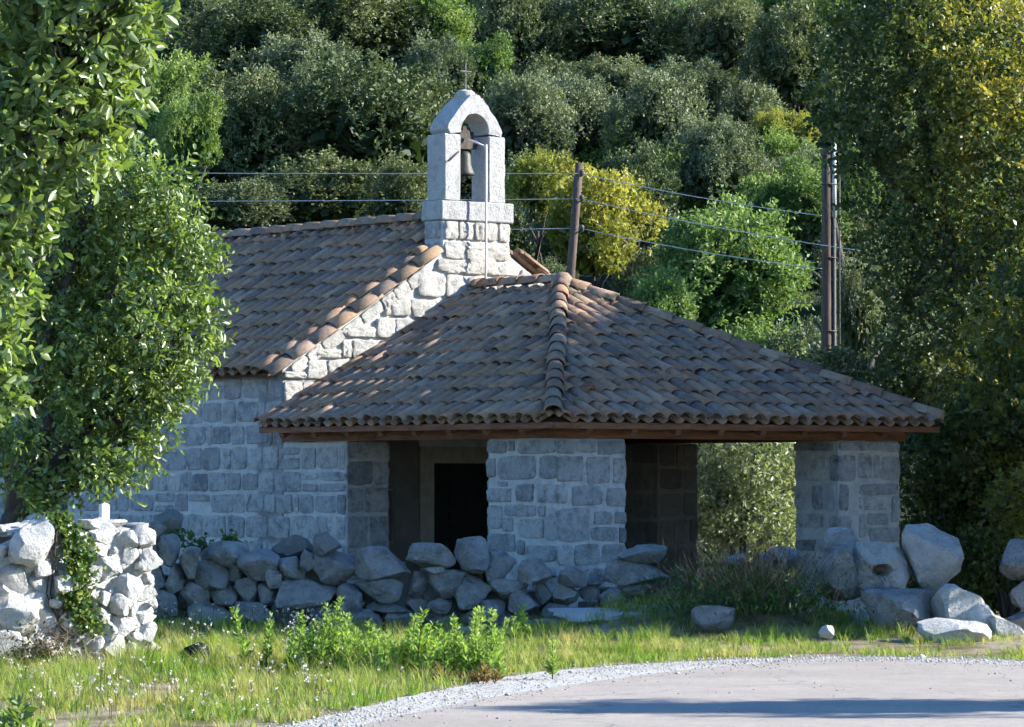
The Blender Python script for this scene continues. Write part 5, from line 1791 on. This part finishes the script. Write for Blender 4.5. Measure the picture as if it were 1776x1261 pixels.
def flower_patch(name, label, n_, rects_, seed, h=(0.05, 0.2), size=0.012, cat='flowers'):
    rs_ = np.random.RandomState(seed)
    Cs, mb_ = [], MB()
    for (x0, y0, x1, y1) in rects_:
        for _ in range(n_ // len(rects_)):
            px = rs_.uniform(x0, x1); py = rs_.uniform(y0, y1)
            Y = F * CAMZ / (py - 831.0)
            p = at(px, py, Y)
            if not in_grass(np.array([p.x]), np.array([p.y]))[0]: continue
            z0 = hz(p.x, p.y); hh = rs_.uniform(*h)
            Cs.append((p.x, p.y, z0 + hh))
            mb_.tube([(p.x, p.y, z0), (p.x + rs_.uniform(-.02, .02), p.y, z0 + hh)], [0.002, 0.0015], 3, False)
    C = np.array(Cs)
    C3 = np.repeat(C, 5, 0) + rs_.normal(size=(len(C) * 5, 3)) * size * 0.5
    V_, Q_ = leaf_quads(C3, unit(rs_.normal(size=C3.shape)), size * 1.3, size, rs_)
    o = obj(name, quadmesh(name, V_, Q_, M['flower'], rs_.rand(len(Q_))))
    tag(o, label, cat, kind='stuff')
    tag(mb_.build('stems', M['dry'], o), kind='stuff')


flower_patch('seed_heads', 'pale fluffy seed heads scattered in the verge grass', 720, [(500, 1100, 600, 1175), (490, 1110, 580, 1170), (270, 1085, 560, 1125), (270, 1085, 500, 1110), (20, 1110, 560, 1255), (20, 1150, 700, 1255)], 81, h=(0.04, 0.26), size=0.014)

# dry brown shrub and its green skirt on the bank
b = at(1300, 1060, 37.0)
b.z = hz(b.x, b.y)
ds = empty('dry_shrub', b, 0, 'dark green shrub with dry brown twigs on the grassy bank between boulders', 'shrub')
rs_ = np.random.RandomState(5)
n_ = 1900
C = np.stack([rs_.normal(0, 0.38, n_), rs_.normal(-0.1, 0.24, n_), np.abs(rs_.normal(0.30, 0.16, n_))], 1)
Dv = unit(np.stack([C[:, 0] * 0.8 + rs_.normal(0, .3, n_), C[:, 1] * 0.8 + rs_.normal(0, .3, n_), np.full(n_, 0.8)], 1))
V_, Q_ = leaf_quads(C, Dv, 0.17 * rs_.uniform(0.6, 1.3, n_), 0.009, rs_)
tag(obj('twigs', quadmesh('twigs', V_, Q_, M['dry'], rs_.rand(n_)), ds), kind='stuff')
n_ = 3600
C = np.stack([rs_.normal(0.0, 0.46, n_), rs_.normal(-0.15, 0.25, n_), np.abs(rs_.normal(0.16, 0.15, n_))], 1)
V_, Q_ = leaf_quads(C, unit(np.stack([rs_.normal(0, .5, n_), rs_.normal(-.2, .5, n_), np.full(n_, 0.6)], 1)), 0.07, 0.016, rs_)
obj('foliage', quadmesh('foliage', V_, Q_, M['ivy'], rs_.rand(n_) * 0.6), ds)

bb = at(70, 1130, 31.6); bb.z = 0
br = empty('dead_bramble', bb, 0, 'dark tangled dead bramble at the foot of the sunlit wall', 'shrub')
n_ = 900
C = np.stack([rs_.normal(0, 0.16, n_), rs_.normal(0.05, 0.08, n_), np.abs(rs_.normal(0.12, 0.12, n_))], 1)
V_, Q_ = leaf_quads(C, unit(rs_.normal(size=(n_, 3)) + np.array([0, 0, 0.5])), 0.13 * rs_.uniform(0.5, 1.3, n_), 0.006, rs_)
tag(obj('twigs', quadmesh('twigs', V_, Q_, M['dry'], rs_.rand(n_)), br), kind='stuff')
n_ = 500
C = np.stack([rs_.normal(0, 0.16, n_), rs_.normal(0.05, 0.08, n_), np.abs(rs_.normal(0.1, 0.1, n_))], 1)
V_, Q_ = leaf_quads(C, unit(rs_.normal(size=(n_, 3))), 0.04, 0.022, rs_)
obj('foliage', quadmesh('foliage', V_, Q_, M['right_oak'], rs_.rand(n_) * 0.5), br)

# ivy on the sunlit wall
ivy = empty('ivy', WA + wdir * 0.95 + Vector((0, 0, 0.0)), 0, 'green ivy strip climbing over the sunlit wall', 'ivy')
rs_ = np.random.RandomState(15)
n_ = 1500
u_ = rs_.rand(n_)
zz = 1.30 - 1.05 * u_
tt = 0.62 + 0.45 * (1 - u_) + rs_.normal(0, 0.075, n_) - 0.10 * np.sin(u_ * 6)
C = np.array(WA)[None] + np.array(wdir)[None] * tt[:, None] + np.array(wn)[None] * (0.10 + np.abs(rs_.normal(0, 0.05, n_)))[:, None]
C[:, 2] = zz + rs_.normal(0, 0.03, n_)
C = C - np.array(ivy.location)
V_, Q_ = leaf_hex(C, unit(rs_.normal(size=(n_, 3)) + np.array([0.2, -0.2, -0.4])), 0.045, 0.04, rs_, bias=np.array(wn) * 0.8)
obj('foliage', quadmesh('foliage', V_, Q_, M['ivy'], np.repeat(rs_.rand(n_), 2)), ivy)
mb = MB()
for k in range(5):
    mb.tube([Vector((rs_.normal(0, 0.1), -0.05, 0.02)), Vector(wn) * 0.1 + Vector((rs_.normal(0, 0.1), 0, 0.6)), Vector(wn) * 0.1 + wdir * 0.2 + Vector((rs_.normal(0, 0.1), 0, 1.15))], 0.007, 5)
tag(mb.build('stems', M['bark'], ivy, True), kind='stuff')

# small creeper at the foot of the nave wall
cr_ = at(345, 945, WY + 0.1)
creeper = empty('creeper', (cr_.x, cr_.y, cr_.z - 0.2), 0, 'dark green creeper trailing over the boulders at the nave wall', 'creeper')
V_, Q_, r_, C0 = lobed_crown([(-0.12, 0.1, 0.22, 0.16, 0.15, 0.10), (0.15, 0.1, 0.15, 0.18, 0.15, 0.12), (0.35, 0.15, 0.25, 0.12, 0.1, 0.08), (-0.3, 0.0, 0.3, 0.1, 0.1, 0.06)], 520, 0.045, 0.035, 18, hexl=True)
obj('foliage', quadmesh('foliage', V_, Q_, M['ivy'], r_ * 0.6), creeper)

# black plastic lump in the grass
bp = at(338, 1158, 31.8)
bag = empty('black_bag', (bp.x, bp.y, hz(bp.x, bp.y)), 0.2, 'crumpled black plastic bag half hidden in the grass', 'bag')
v, f = boulder_geo(333, 3, 14, 0.5, 0.8, 0.16)
o = obj('bag_body', mesh('bag_body', v, f, True, M['black_plastic']), bag, loc=(0, 0, 0.12)); o.scale = (0.25, 0.2, 0.2)

# flat bedrock showing in the verge
for (a, b_, c, d, lab) in ((906, 1058, 1041, 1088, 'flat weathered slab at the foot of the boulder wall, shaded'), (955, 1098, 1140, 1120, 'bare sunlit pale slab beside the gravel'), (782, 1076, 904, 1104, 'low flat slab behind the weeds')):
    Y = F * CAMZ / ((b_ + d) / 2 - 831.0)
    Y = min(Y, 37.2)
    o = rock(B_WHITE if 'sunlit' in lab else B_GREY, 'bedrock_slab', None, a, b_, c, d, Y, rg, depth=0.8)
    o.location.z = hz(o.location.x, o.location.y) - 0.03
    tag(o, lab, 'rock', 'flat rock slabs in the verge')

# loose gravel along the road edge
rs_ = np.random.RandomState(44)
ge, re_ = np.array(gedge), np.array(redge)
ok = [i for i in range(len(ge) - 1) if 20 < ge[i, 1] and -2.5 < ge[i, 0] < 6]
k = rs_.choice(ok, 9000)
f1 = rs_.rand(9000); f2 = np.clip(rs_.normal(0.5, 0.42, 9000), -0.3, 1.6)
f2[:350] = rs_.uniform(1.0, 6.0, 350)
A = ge[k] * (1 - f1[:, None]) + ge[k + 1] * f1[:, None]
B_ = re_[k] * (1 - f1[:, None]) + re_[k + 1] * f1[:, None]
xy = A * (1 - f2[:, None]) + B_ * f2[:, None]
s = np.exp(rs_.normal(-5.25, 0.45, 9000))
base = np.array([(1, 0, 0), (0, 1, 0), (-1, 0, 0), (0, -1, 0), (0.1, 0.1, 0.9), (-0.1, 0.0, -0.5)], float)
jit = 1 + 0.35 * rs_.normal(size=(9000, 6, 1))
V_ = base[None] * jit * s[:, None, None]
an = rs_.rand(9000) * 6.28
ca, sa = np.cos(an)[:, None], np.sin(an)[:, None]
V_ = np.stack([V_[:, :, 0] * ca - V_[:, :, 1] * sa, V_[:, :, 0] * sa + V_[:, :, 1] * ca, V_[:, :, 2]], 2)
V_[:, :, 0] += xy[:, 0:1]; V_[:, :, 1] += xy[:, 1:2]; V_[:, :, 2] += (height(xy[:, 0], xy[:, 1]) + 0.012 + s * 0.3)[:, None]
tri = np.array([(0, 1, 4), (1, 2, 4), (2, 3, 4), (3, 0, 4), (1, 0, 5), (2, 1, 5), (3, 2, 5), (0, 3, 5)])
T = (np.arange(9000)[:, None, None] * 6 + tri[None]).reshape(-1, 3)
o = obj('gravel', quadmesh('gravel', V_.reshape(-1, 3), T, M['gravel'], np.repeat(rs_.rand(9000), 8)))
tag(o, 'loose pale gravel along the road edge', 'gravel', kind='stuff')
